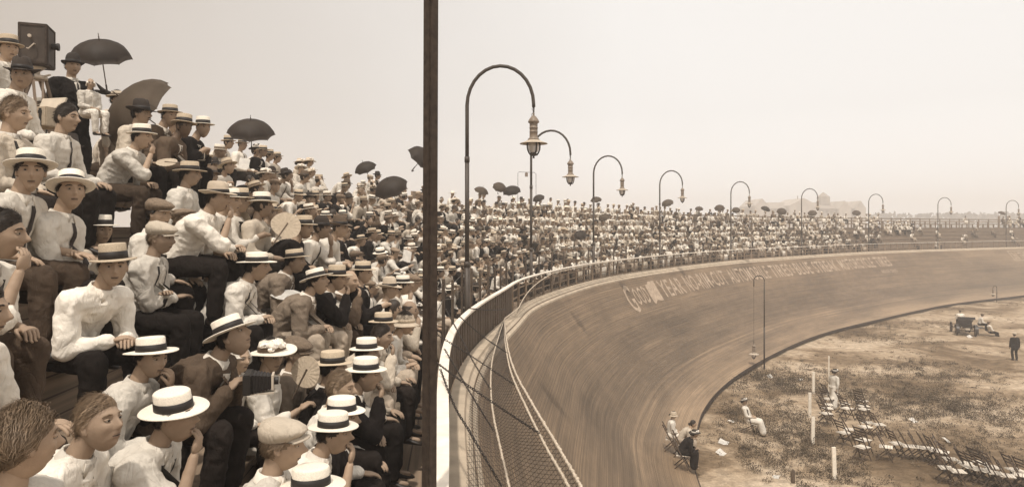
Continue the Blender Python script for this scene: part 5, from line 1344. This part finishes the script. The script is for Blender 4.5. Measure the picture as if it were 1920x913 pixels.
# ================================================================ PARASOLS, CAMERAS, FANS
def umbrella(p, rad, tilt, label, m='umbrella_cloth', shaft=.75, sub=True):
    """p = crown of the canopy; tilt = direction the shaft's top points"""
    z = V(tilt).normalized(); x, y = frame_of(z); rt = Matrix((x, y, z)).transposed().to_4x4()
    root = empty('umbrella', (0, 0, 0)); root.matrix_world = Matrix.Translation(p) @ rt
    n = 8; rise = rad*.62; bm = bmesh.new(); K = 6; per = 6; rows = []
    for j in range(K+1):
        t = j/K; row = []
        for i in range(n*per):
            a = 2*math.pi*i/(n*per); q = (i % per)/per; sc = 1-.10*math.sin(math.pi*q)*t; r = rad*math.sin(t*1.45)/math.sin(1.45)*sc
            row.append(bm.verts.new((r*math.cos(a), r*math.sin(a), -rise*(1-math.cos(t*1.45))/(1-math.cos(1.45))+.03*rad*math.sin(math.pi*q)*t)))
        rows.append(row)
        if j: bridge(bm, rows[-2], row)
    g2 = bmesh.ops.solidify(bm, geom=bm.faces[:], thickness=.003)
    obj('canopy', bm, m, root, smooth=True)
    bm = bmesh.new(); tube(bm, [(0, 0, .07*rad/.5), (0, 0, -shaft)], .008, 6); tube(bm, [(0, 0, .10), (0, 0, 0)], .005, 5)
    obj('shaft', bm, 'post_wood', root)
    bm = bmesh.new(); tube(bm, [(0, 0, -shaft+.1), (0, 0, -shaft-.01), (.02, 0, -shaft-.05), (.05, 0, -shaft-.05), (.07, 0, -shaft-.01)], .012, 6); obj('handle', bm, 'dark_wood', root, smooth=True)
    if sub:
        bm = bmesh.new()
        for i in range(n):
            a = 2*math.pi*i/n; pts = [(rad*math.sin(t/K*1.45)/math.sin(1.45)*math.cos(a), rad*math.sin(t/K*1.45)/math.sin(1.45)*math.sin(a), -.008-rise*(1-math.cos(t/K*1.45))/(1-math.cos(1.45))) for t in range(K+1)]
            tube(bm, pts, .004, 4); tube(bm, [pts[3], (0, 0, -.38*rad/.5)], .003, 4)
        obj('ribs', bm, 'iron', root)
    tag(root, label, 'umbrella'); return root
umbrella(px(186, 76, 9.8), .40, (.15, -.55, 1), 'dark umbrella raised highest against the sky behind the baby', shaft=.75)
umbrella(px(222, 180, 9.3), .58, (-.75, -.75, .75), 'large tilted tan umbrella shading the moustached man', 'umbrella_tan', .8)
umbrella(px(470, 226, 12.6), .42, (.15, -.5, 1), 'dark umbrella held over the woman in the dark hat', shaft=.6)
umbrella(px(681, 306, 20), .33, (-.3, -.6, 1), 'small dark umbrella between the boy in white cap and felt-hatted man')
umbrella(px(727, 338, 17.5), .45, (-.3, -.75, 1), 'broad dark umbrella low in the crowd left of the timber post')
umbrella(px(802, 286, 16.5), .40, (.9, -.5, .9), 'dark umbrella tipped on its side behind the timber post', shaft=.6)
UM = [(905, 352, 26, 'umbrella_tan', 'pale umbrella just left of the dark pair'), (938, 346, 24, 'umbrella_tan', 'pale round umbrella above the crowd right of the nearest lamp pole'), (958, 350, 38, 'umbrella_cloth', 'wide black umbrella left of the second lamp pole'),
      (1008, 367, 21, 'umbrella_cloth', 'black umbrella just right of the second lamp pole'), (1117, 370, 22, 'umbrella_cloth', 'black umbrella touching the third lamp pole'), (1131, 403, 24, 'umbrella_cloth', 'black umbrella low in the crowd right of the third lamp pole'),
      (1088, 436, 20, 'umbrella_cloth', 'black umbrella in the middle of the crowd left of the third lamp pole'), (1250, 376, 24, 'umbrella_cloth', 'black umbrella beside the fourth lamp pole'), (1307, 405, 22, 'umbrella_cloth', 'black umbrella low between fourth and fifth lamp poles'),
      (1311, 388, 16, 'umbrella_tan', 'small brown umbrella between fourth and fifth lamp poles'), (1349, 386, 20, 'umbrella_cloth', 'black umbrella left of the fifth lamp pole'), (1380, 391, 16, 'umbrella_cloth', 'black umbrella just right of the fifth lamp pole'),
      (1437, 388, 18, 'umbrella_cloth', 'black umbrella under the hall roof, left of its pair'), (1466, 393, 20, 'umbrella_cloth', 'black umbrella under the hall roof, right of its pair'), (1523, 396, 18, 'umbrella_cloth', 'black umbrella right of the sixth lamp pole'),
      (1521, 407, 16, 'umbrella_tan', 'brown umbrella low right of the sixth lamp pole'), (1606, 396, 16, 'umbrella_tan', 'brown umbrella under the right end of the hall'), (1880, 397, 18, 'umbrella_tan', 'brown umbrella near the ninth lamp pole')]
for i, (x, y, wpx, m_, lab) in enumerate(UM):
    row5 = y > 400 and x < 1300; a = at(s_at_px(x, 3.0 if row5 else 4.6, 8), 3.0 if row5 else 4.6); 
    if y > 430: a = at(s_at_px(x, 1.6, 8), 1.6)
    if x > 1000 and i % 3: m_ = 'umbrella_tan'; lab = lab.replace('black', 'brown')
    umbrella(px(x, y, a.y), max(.36, min(.50, wpx/F*a.y/2)), (random.uniform(-.4, .4), random.uniform(-1.0, -.4), 1), lab, m_, .6, sub=x < 1300)

def movable(root_name, loc, rz, label, cat): 
    r_ = empty(root_name, loc, R(rz)); tag(r_, label, cat); return r_
# film camera on its tripod
zc = 8.4; cp = px(69, 127, zc); r_ = movable('film_camera', cp, -8, 'boxy dark wooden film camera on a tripod high at the far left', 'film camera')
def bev(bm, off=.006): bmesh.ops.bevel(bm, geom=bm.edges[:], offset=off, segments=2, affect='EDGES')
bm = bmesh.new(); box(bm, (0, 0, .25), (.30, .34, .49), Matrix.Rotation(R(28), 3, 'Z')); bev(bm); bd = obj('body', bm, 'camera_box', r_)
rz_ = Matrix.Rotation(R(28), 3, 'Z')
bm = bmesh.new()
for (x, y, z, a, b_) in ((0, -.175, .25, .27, .46), ):
    for (dx, dz, sx, sz) in ((0, .22, .28, .02), (0, -.22, .28, .02), (-.135, 0, .02, .44), (.135, 0, .02, .44)): box(bm, rz_ @ V((dx, -.172, .25+dz)), (sx, .012, sz), rz_)
for (dy, dz, sy, sz) in ((0, .22, .32, .02), (0, -.22, .32, .02), (-.15, 0, .02, .44), (.15, 0, .02, .44)): box(bm, rz_ @ V((.152, dy, .25+dz)), (.012, sy, sz), rz_)
obj('trim', bm, 'dark_wood', r_)
bm = bmesh.new(); c = rz_ @ V((-.02, -.19, .33)); tube(bm, [c, c+rz_ @ V((0, -.03, 0))], .02, 10); c = rz_ @ V((.03, -.19, .24)); tube(bm, [c, c+rz_ @ V((0, -.03, 0)), c+rz_ @ V((-.06, -.035, -.07)), c+rz_ @ V((-.06, -.08, -.07))], .008, 6); obj('crank', bm, 'metal_bright', r_)
bm = bmesh.new(); c = rz_ @ V((.155, .02, .27)); tube(bm, [c, c+rz_ @ V((.06, 0, 0))], .038, 14); tube(bm, [c+rz_ @ V((.05, 0, 0)), c+rz_ @ V((.075, 0, 0))], .046, 14); obj('lens', bm, 'leather', r_)
bm = bmesh.new(); lathe(bm, [(0, .005), (.10, .0), (.06, -.03), (.035, -.05), (.035, -.09), (.10, -.10), (.115, -.11), (.115, -.15), (0, -.16)], (0, 0, 0), 20); tube(bm, [(.05, 0, -.12), (.20, -.02, -.10)], .012, 6); obj('tripod_head', bm, 'metal_bright', r_, smooth=True)
Hd = cp.z-CZ+.02
for a in (200, 320, 80):
    bm = bmesh.new(); q = V((math.cos(R(a)), math.sin(R(a)), 0)); side = V((-q.y, q.x, 0))
    for s_ in (-1, 1): beam(bm, q*.07+side*(.05*s_)+V((0, 0, -.12)), q*(Hd*.20)+side*(.015*s_)+V((0, 0, -Hd*.55)), .025, .03)
    beam(bm, q*(Hd*.15)+V((0, 0, -Hd*.42)), q*(Hd*.38)+V((0, 0, -Hd)), .03, .03); obj('tripod_leg', bm, 'case_wood', r_)
# wicker case on the bench below it
cc = px(83, 222, 7.9); r_ = movable('wicker_case', cc, -14, 'open tan wicker case with leather straps beneath the film camera', 'case')
bm = bmesh.new(); box(bm, (0, 0, 0), (.34, .26, .22)); bev(bm, .012); obj('basket', bm, 'fan_palm', r_)
bm = bmesh.new(); box(bm, (-.01, .11, .16), (.34, .02, .20), Matrix.Rotation(R(-24), 3, 'X')); obj('lid', bm, 'canvas', r_)
bm = bmesh.new()
for x in (-.09, .09): box(bm, (x, -.134, -.01), (.03, .01, .2)); box(bm, (x, -.137, .05), (.045, .012, .035))
obj('strap', bm, 'leather', r_)
# hand cameras
def folding_camera(p, rz, label, sc=1.):
    r_ = movable('folding_camera', p, rz, label, 'camera'); r_.scale = (sc,)*3
    bm = bmesh.new(); box(bm, (0, 0, 0), (.20, .045, .115)); bev(bm, .006); obj('body', bm, 'leather', r_)
    bm = bmesh.new(); prev = None
    for k in range(13):
        y = .022+k*.009; w_ = .075-.028*k/12+(.006 if k % 2 else 0); h_ = .05-.018*k/12+(.006 if k % 2 else 0)
        rr = [bm.verts.new(q) for q in ((-w_, y, -h_), (w_, y, -h_), (w_, y, h_), (-w_, y, h_))]
        if prev: bridge(bm, prev, rr)
        prev = rr
    bm.faces.new(prev); obj('bellows', bm, 'band', r_)
    bm = bmesh.new(); box(bm, (0, .135, 0), (.11, .012, .085)); box(bm, (0, .08, -.058), (.14, .13, .008)); obj('front_board', bm, 'metal_bright', r_)
    bm = bmesh.new(); tube(bm, [(0, .14, 0), (0, .165, 0)], .022, 12); obj('lens', bm, 'leather', r_)
folding_camera(px(466, 716, 4.62), -75, 'folding camera with dark bellows in the bowed man\'s hands', 1.15)
folding_camera(px(362, 292, 9.3), -60, 'folding camera resting on the dark-suited man\'s knee')
folding_camera(px(385, 300, 9.5), 20, 'second small folding camera just right of the other on the top row', .8)
def fan(p, nrm_, rad, label, m='fan_palm', hd=(0, 0, -1)):
    r_ = empty('palm_fan', p); tag(r_, label, 'hand fan'); n = V(nrm_).normalized(); dn = (V(hd)-n*V(hd).dot(n)).normalized(); x = n.cross(dn)
    bm = bmesh.new(); k = 40; c1 = bm.verts.new(n*.004); c2 = bm.verts.new(-n*.004); A, B = [], []
    for i in range(k):
        a = 2*math.pi*i/k; q = x*math.cos(a)*rad-dn*math.sin(a)*rad*(1.08 if math.sin(a) > 0 else .8)+n*(.003*(i % 2)); A.append(bm.verts.new(q+n*.003)); B.append(bm.verts.new(q-n*.003))
    for i in range(k): j = (i+1) % k; bm.faces.new((c1, A[i], A[j])); bm.faces.new((c2, B[j], B[i])); bm.faces.new((A[i], B[i], B[j], A[j]))
    obj('blade', bm, m, r_); bm = bmesh.new(); tube(bm, [dn*-rad*.3+n*.006, dn*rad*1.75], .008, 6); obj('handle', bm, 'post_wood', r_)
fan(px(572, 700, 5.7), (-.3, -1, .15), .135, 'pale palm fan in front of the woman in flowered hat', hd=(-.5, 0, -1))
fan(px(452, 425, 8.2), (-.5, -1, .1), .17, 'tan palm fan held upright by the man in dark waistcoat')
fan(px(535, 425, 8.0), (.5, -1, .5), .17, 'large pale fan behind the man with his back turned', hd=(-.6, 0, -1))
fan(px(315, 305, 8.0), (.1, -.5, 1), .12, 'pale fan lying across a lap beside the man resting fist on chin', hd=(1, 0, 0))
# white programme sheets and a straw hat hung on a knee
def sheet(p, rot, sx, sy, label, name='programme_sheet', m='paper', cat='paper'):
    bm = bmesh.new(); n = 6; vs = {}
    for i in range(n+1):
        for j in range(n+1): u, v = i/n-.5, j/n-.5; vs[i, j] = bm.verts.new((u*sx, v*sy, .05*sx*math.sin(u*5+v*2)+.03*sx*math.cos(v*6)))
    for i in range(n):
        for j in range(n): bm.faces.new((vs[i, j], vs[i+1, j], vs[i+1, j+1], vs[i, j+1]))
    bmesh.ops.solidify(bm, geom=bm.faces[:], thickness=.002)
    o = obj(name, bm, m); o.location = p; o.rotation_euler = [R(a) for a in rot]; tag(o, label, cat); return o
sheet(px(458, 306, 11.3), (60, 10, 20), .16, .2, 'white sheet held by the man in striped tie on the top row')
sheet(px(538, 551, 7.6), (20, 10, -20), .30, .2, 'open white sheet on the lap of the man in light grey jacket')
sheet(px(763, 480, 12.5), (70, 20, 30), .16, .22, 'white sheet in the hands of a man left of the timber post')

# ================================================================ INFIELD
def gz(x, y): q = V((x*.35, y*.35, 0)); return noise.noise(q)*.10+noise.noise(q*3.1)*.05-.02
def gpt(xp, yp): p = on_level(xp, yp, CZ); p.z = gz(p.x, p.y); return p
def chair_proto():
    root = empty('folding_chair', (0, 0, -50))
    bm = bmesh.new()
    for s_ in (-1, 1): beam(bm, (s_*.20, .24, .0), (s_*.20, -.27, .94), .018, .034)
    beam(bm, (-.2, .13, .2), (.2, .13, .2), .02, .03); obj('back_frame', bm, 'chair_dark', root)
    bm = bmesh.new()
    for s_ in (-1, 1): beam(bm, (s_*.172, -.27, .0), (s_*.172, .20, .43), .018, .03)
    beam(bm, (-.17, -.17, .1), (.17, -.17, .1), .02, .03); obj('leg_frame', bm, 'chair_dark', root)
    bm = bmesh.new()
    for k in range(5): box(bm, (0, -.13+k*.082, .45), (.375, .07, .016))
    obj('seat', bm, 'chair_seat', root)
    for z in (.66, .76, .88): bm = bmesh.new(); y = .24-.51*z/.94+.012; box(bm, (0, y, z), (.40, .014, .055), Matrix.Rotation(R(28), 3, 'X')); obj('back_slat', bm, 'chair_dark', root)
    return root
cproto = chair_proto(); used = [False]
def chair(p, az, label, group='folding chairs set out on the infield', tilt=(0, 0)):
    o = cproto if not used[0] else copy_tree(cproto); used[0] = True
    o.location = p; o.rotation_euler = (R(tilt[0]), R(tilt[1]), R(az-90)); tag(o, label, 'chair'); o['group'] = group; return o
CHS = [(1548, 794, 'front chair of the left column beside the white stakes'), (1549, 785, 'second chair of the left column beside the white stakes'), (1550, 777, 'third chair of the left column beside the white stakes'), (1551, 766, 'fourth chair of the left column beside the white stakes'), (1553, 757, 'rearmost chair of the left column, by the woman in white'),
       (1581, 834, 'lone chair nearest the front stake, back turned'), (1590, 823, 'chair just behind the one nearest the front stake'), (1587, 786, 'lower of two chairs at the feet of the woman in white'), (1581, 774, 'upper of two chairs at the feet of the woman in white'),
       (1615, 863, 'front chair of the middle column'), (1618, 849, 'second chair of the middle column'), (1621, 820, 'third chair of the middle column'), (1624, 811, 'fourth chair of the middle column'), (1618, 788, 'fifth chair of the middle column'), (1617, 780, 'sixth chair of the middle column'), (1615, 768, 'rearmost chair of the middle column'), (1646, 815, 'single chair right of the middle column')]
row_px = [(1659, 863), (1680, 855), (1702, 860), (1719, 860), (1737, 863), (1751, 869), (1764, 873), (1780, 886), (1772, 905), (1793, 911), (1807, 892), (1816, 899), (1830, 904), (1847, 907), (1864, 911), (1858, 898), (1885, 915), (1900, 904), (1911, 913), (1922, 909), (1835, 890)]
for i, (x, y) in enumerate(row_px): CHS.append((x, y, f'{ordinal(i)} chair counted from the left in the long slanting row'))
for i, (x, y, lab) in enumerate(CHS): chair(gpt(x, y), (8 if i < 17 else -12)+random.uniform(-26, 26), 'folding chair, '+lab if len(('folding chair, '+lab).split()) <= 16 else lab)
def stake(xb, yb, yt, lab):
    p = gpt(xb, yb); h = (yb-yt)/F*p.y; bm = bmesh.new(); box(bm, (0, 0, h/2-.05), (.13, .05, h+.1)); bev(bm, .004); o = obj('stake', bm, 'stake_white', loc=p); o.rotation_euler = (R(random.uniform(-2, 2)), R(random.uniform(-2, 2)), .2); tag(o, lab, 'stake')
stake(1525, 739, 699, 'rearmost of the white wooden stakes in the infield'); stake(1518, 781, 735, 'second white stake from the back, left of the others')
stake(1524, 831, 780, 'third white stake, beside the left column of chairs'); stake(1565, 899, 836, 'nearest white stake, tallest in the infield')
# women on chairs at the foot of the banking
def on_track(xp, yp):
    s = s_at_y(5); best = None
    for k in range(600):
        s_ = 10+k*.1
        for u in (.86, .89, .92, .95, .98):
            d, h = tr(s_, u); p = at(s_, d, h); q = project(p) if p.y > 2 else (0, 0); e = abs(q[0]-xp)+abs(q[1]-yp)
            if best is None or e < best[0]: best = (e, p)
    return best[1]
for (x, y, lab, clab, kw) in ((1254, 848, 'woman in white dress and white hat seated on a chair on the boards', 'folding chair under the woman in white on the boards', dict(pose='lap', hat='cloche', tm=W_, lm=W_)),
                              (1283, 880, 'woman in long black dress and black hat seated lowest on the boards', 'folding chair under the woman in black on the boards', dict(pose='clasp', hat='wided', tm=SD, lm=TD)),
                              (1279, 858, 'dark-haired woman seated behind the woman in black', 'folding chair between the women in white and black', dict(pose='clasp', hat=None, tm=CR, lm=TL))):
    p = on_track(x, y); chair(p+V((0, 0, .02)), -12, clab, 'chairs on the track boards'); person(p+V((0, 0, .50)), -12, look=0, top='blouse', legs='skirt', hair='full', lod=1, label=lab, scale=.97, **kw)
p = gpt(1403, 812); chair(p, -22, 'folding chair tilted back under the reclining woman in the infield', tilt=(-14, 0))
person(p+V((0, -.0, .47)), -22, 'recline', look=-20, pitch=-16, top='blouse', tm=W_, legs='skirt', lm=W_, hat='wided', hair='full', lod=1, label='woman in white dress leaning back on a chair in the infield')
for (xw, yw, nm) in ():
    pass
p = gpt(1563, 763); person(p, 20, 'walk', look=-10, top='blouse', tm=W_, legs='skirt', lm=W_, hat='wided', hair='full', lod=1, label='woman in white dress standing behind the left column of chairs', scale=.98)
bm = bmesh.new(); q = gpt(1554, 742); tube(bm, [(0, 0, 0), (0, 0, 1.85)], .03, 6); tag(obj('white_pole', bm, 'stake_white', loc=q), 'thin white pole standing behind the woman in white', 'pole')
p = gpt(1903, 676); person(p, 80, 'stand', top='jacket', tm=SD, lm=TD, hat='capl', lod=1, scale=.93, label='man in dark coat and pale cap walking away at the right edge')
bm = bmesh.new(); q = gpt(1487, 905); box(bm, (0, 0, .16), (.09, .09, .34)); ball(bm, (0, 0, .36), .055, 8, 5); tag(obj('dark_stub_post', bm, 'post_wood', loc=q), 'short dark post stub in the foreground weeds', 'post')

# runabout automobile seen from the rear
cpz = gpt(1812, 628); car = movable('automobile', cpz, -22, 'open black runabout automobile parked in the infield, seen from behind', 'car')
car.scale = (.86, .86, .86)
def cp_(name, bm, m, par=None, **k): return obj(name, bm, m, par or car, **k)
for (x, y) in ((-.68, .05), (.68, .05), (-.68, 2.35), (.68, 2.35)):
    bm = bmesh.new(); r0 = .40
    pr = []; n = 28; prev = first = None
    for i in range(n):
        a = 2*math.pi*i/n; c = V((0, math.cos(a)*r0, math.sin(a)*r0)); e = V((0, math.cos(a), math.sin(a))); rr = ring(bm, c, X_, e, .045, .045, 8)
        if prev: bridge(bm, prev, rr)
        else: first = rr
        prev = rr
    bridge(bm, prev, first); wh = cp_('wheel', bm, 'tyre', loc=(x, y, .44), smooth=True)
    bm = bmesh.new(); tube(bm, [(-.09, 0, 0), (.09, 0, 0)], .06, 10)
    for i in range(12): a = 2*math.pi*i/12; tube(bm, [(0, 0, 0), (0, math.cos(a)*.36, math.sin(a)*.36)], .016, 5)
    cp_('spokes', bm, 'case_wood', wh)
bm = bmesh.new(); tube(bm, [(-.66, .05, .44), (.66, .05, .44)], .04, 8); ball(bm, (0, .05, .44), .13, 10, 8); tube(bm, [(-.66, 2.35, .44), (.66, 2.35, .44)], .03, 8)
for x in (-.36, .36): beam(bm, (x, -.25, .62), (x, 2.6, .62), .05, .09)
cp_('chassis', bm, 'iron')
bm = bmesh.new(); box(bm, (0, .95, .72), (1.05, 1.0, .12)); box(bm, (0, .15, .80), (.86, .55, .32)); bev(bm, .03); cp_('rear_deck', bm, 'car_body')
bm = bmesh.new(); prev = None
for (y, w_, z0, z1) in ((.50, .50, .78, 1.32), (.62, .52, .74, 1.34), (.95, .52, .72, 1.10), (1.05, .52, .72, 1.0)):
    rr = [bm.verts.new(q) for q in ((-w_, y, z0), (w_, y, z0), (w_, y, z1), (-w_, y, z1))]
    if prev: bridge(bm, prev, rr)
    else: bm.faces.new(rr[::-1])
    prev = rr
bm.faces.new(prev); bev(bm, .03); cp_('seat_tub', bm, 'car_body')
bm = bmesh.new(); box(bm, (0, .66, 1.15), (.92, .14, .42)); box(bm, (0, .85, .98), (.92, .45, .14)); bev(bm, .04); cp_('seat_cushion', bm, 'leather')
bm = bmesh.new(); box(bm, (0, 2.05, .92), (.60, .85, .40)); bev(bm, .08); cp_('bonnet', bm, 'car_body')
bm = bmesh.new(); box(bm, (0, 1.62, 1.0), (.9, .04, .5)); cp_('dashboard', bm, 'dark_wood')
bm = bmesh.new(); tube(bm, [(-.5, 1.62, 1.2), (-.5, 1.66, 1.62), (.5, 1.66, 1.62), (.5, 1.62, 1.2)], .015, 6); cp_('windscreen_frame', bm, 'metal_bright')
bm = bmesh.new(); tube(bm, [(.2, 1.6, 1.0), (.2, 1.28, 1.25)], .015, 6)
pts = [V((.2+.2*math.cos(a), 1.27+.2*math.sin(a)*.55, 1.26+.2*math.sin(a)*.8)) for a in [2*math.pi*i/16 for i in range(17)]]; tube(bm, pts, .014, 6); cp_('steering_wheel', bm, 'dark_wood')
for s_ in (-1, 1):
    bm = bmesh.new(); prev = None
    for i in range(13):
        a = R(200-i*15); c = V((s_*.68, .05+math.cos(a)*.52, .44+math.sin(a)*.50)); rr = [bm.verts.new(c+V((-.11, 0, 0))), bm.verts.new(c+V((.11, 0, 0))), bm.verts.new(c*1+V((.11, 0, .015))), bm.verts.new(c+V((-.11, 0, .015)))]
        if prev: bridge(bm, prev, rr)
        prev = rr
    cp_('rear_mudguard', bm, 'car_body')
bm = bmesh.new()
for k, (dy, dz) in enumerate(((-.55, .02), (-.50, .10), (-.42, .18))):
    tube(bm, [(-.54, .75, 1.05), (-.56, .35+dy*.2, 1.36+dz), (-.54, dy, 1.44+dz), (.54, dy, 1.44+dz), (.56, .35+dy*.2, 1.36+dz), (.54, .75, 1.05)], .02, 6)
box(bm, (0, -.12, 1.50), (1.10, .62, .16), Matrix.Rotation(R(-4), 3, 'X')); cp_('folded_hood', bm, 'leather')
bm = bmesh.new(); box(bm, (.05, -.27, .60), (.32, .012, .16)); cp_('number_plate', bm, 'canvas')
bm = bmesh.new(); tube(bm, [(-.4, -.28, .72), (-.4, -.36, .72)], .05, 10); cp_('tail_lamp', bm, 'metal_bright')
cm = Matrix.Translation(cpz) @ Matrix.Rotation(R(-22), 4, 'Z') @ Matrix.Scale(.86, 4)
for (o_, az, pose, lab, kw) in (((-.25, .86, 1.06), 68, 'knees', 'person in white shirt and dark cap sitting in the automobile', dict(tm=W_, hat='cap')), ((1.12, .75, .85), -20, 'knees', 'person in white shirt perched on the right side of the automobile', dict(tm=W_, hat='cap')), ((1.85, .55, .25), 0, 'recline', 'person stretched out on the ground beside the automobile', dict(tm=W_, hat='cap', lm=TD))):
    person(cm @ V(o_), az, pose, lod=1, label=lab, **kw)
bm = bmesh.new(); box(bm, (1.2, .8, .66), (.35, .9, .05)); cp_('running_board', bm, 'car_body')
# scraps of paper
for i, (x, y, sx, lab) in enumerate(((1357, 833, .34, 'largest white paper scrap near the track edge board'), (1352, 853, .3, 'white paper scrap below the largest one'), (1444, 706, .3, 'white paper scrap in the weeds near the iron lamp pole'), (1372, 792, .3, 'white paper scrap beside the reclining woman'), (1455, 895, .25, 'white paper scrap at the bottom beside the dark stub post'), (1818, 632, .35, 'white paper scrap behind the automobile wheels'), (1500, 712, .3, 'white paper scrap left of the rearmost stake'), (1713, 790, .3, 'white paper scrap in the weeds behind the slanting row'), (1776, 829, .3, 'white paper scrap right of the slanting row of chairs'))):
    p = gpt(x, y); sheet(p+V((0, 0, .06)), (random.uniform(-25, 25), random.uniform(-25, 25), random.uniform(0, 180)), sx, sx*.8, lab, 'paper_scrap')
# weeds
rw = random.Random(11); bm = bmesh.new(); made = 0; bm2 = bmesh.new()
hot = [(1460, 800, 1.9), (1440, 770, 1.3), (1480, 720, 1.6), (1525, 700, 1.6), (1430, 720, 1.4), (1470, 830, 1.5), (1455, 850, 1.2), (1700, 745, 2.2), (1750, 755, 2.6), (1790, 765, 2.2), (1660, 720, 1.6), (1640, 760, 1.6), (1860, 765, 2.2), (1800, 700, 2.4), (1740, 690, 2.4), (1540, 880, 1.0), (1500, 860, 1.0), (1760, 820, 1.2), (1690, 700, 1.6), (1600, 745, 1.0), (1900, 760, 2.2), (1850, 800, 1.6), (1640, 610, 2), (1760, 610, 3), (1620, 632, 1.6), (1720, 640, 2)]
def tuft(bm_, p, r, h, nb):
    for _ in range(nb):
        a = rw.uniform(0, 6.283); q = p+V((math.cos(a), math.sin(a), 0))*r*rw.random()**.5; tl = rw.uniform(.025, .085); b_ = rw.uniform(0, 6.283); d = V((math.cos(b_)*rw.uniform(.3, 1.6), math.sin(b_)*rw.uniform(.3, 1.6), 1)).normalized(); x = V((-d.y, d.x, 0))
        x = (x.normalized() if x.length > .01 else X_)*rw.uniform(.008, .02); b = q+V((0, 0, rw.random()*h*.85*(1-((q-p).length/r)**2*.7))); e = b+d*tl; m_ = b.lerp(e, .55)+x*.3
        bm_.faces.new([bm_.verts.new(b), bm_.verts.new(m_+x), bm_.verts.new(e), bm_.verts.new(m_-x)])
for k in range(6400):
    if k < 2600: hx, hy, sp = hot[k % len(hot)]; g_ = gpt(hx, hy); x, y = g_.x+rw.gauss(0, sp*.38)+1.3*math.sin(k//26*2.1), g_.y+rw.gauss(0, sp*.5)+1.8*math.cos(k//26*1.3)
    else: x, y = rw.uniform(4, 62), rw.uniform(17, 80)
    if x*F/max(y, 1)+960 > 1960 or x*F/max(y, 1)+960 < 1290: continue
    dens = noise.noise(V((x*.22, y*.22, 5)))
    if k >= 2600 and dens < rw.uniform(-.25, .35): continue
    # stay inside the edge board
    q = min(range(0, NS, 4), key=lambda i: (cur[i].x-x)**2+(cur[i].y-y)**2); ds = (V((x, y))-cur[q]).dot(nor[q])
    if ds > -wid(q*DS)-.15: continue
    p = V((x, y, gz(x, y))); big = k < 2600
    if big and k % len(hot) in (0, 1, 2, 3, 4, 5, 7, 8, 9) and k % 2 == 0: tuft(bm, p, rw.uniform(.2, .42), rw.uniform(.3, .6), 60); continue
    tuft(bm if (rw.random() < .55 and big) or rw.random() < .25 else bm2, p, rw.uniform(.12, .30) if big else .14, rw.uniform(.08, .30) if big else rw.uniform(.03, .10), 34 if y < 45 else 22)
tag(obj('dark_weeds', bm, 'weed', smooth='keep'), 'dark straggling weeds scattered in clumps over the infield', 'weeds', kind='stuff')
tag(obj('dry_grass', bm2, 'weed_pale', smooth='keep'), 'dry pale grass scattered over the infield', 'grass', kind='stuff')
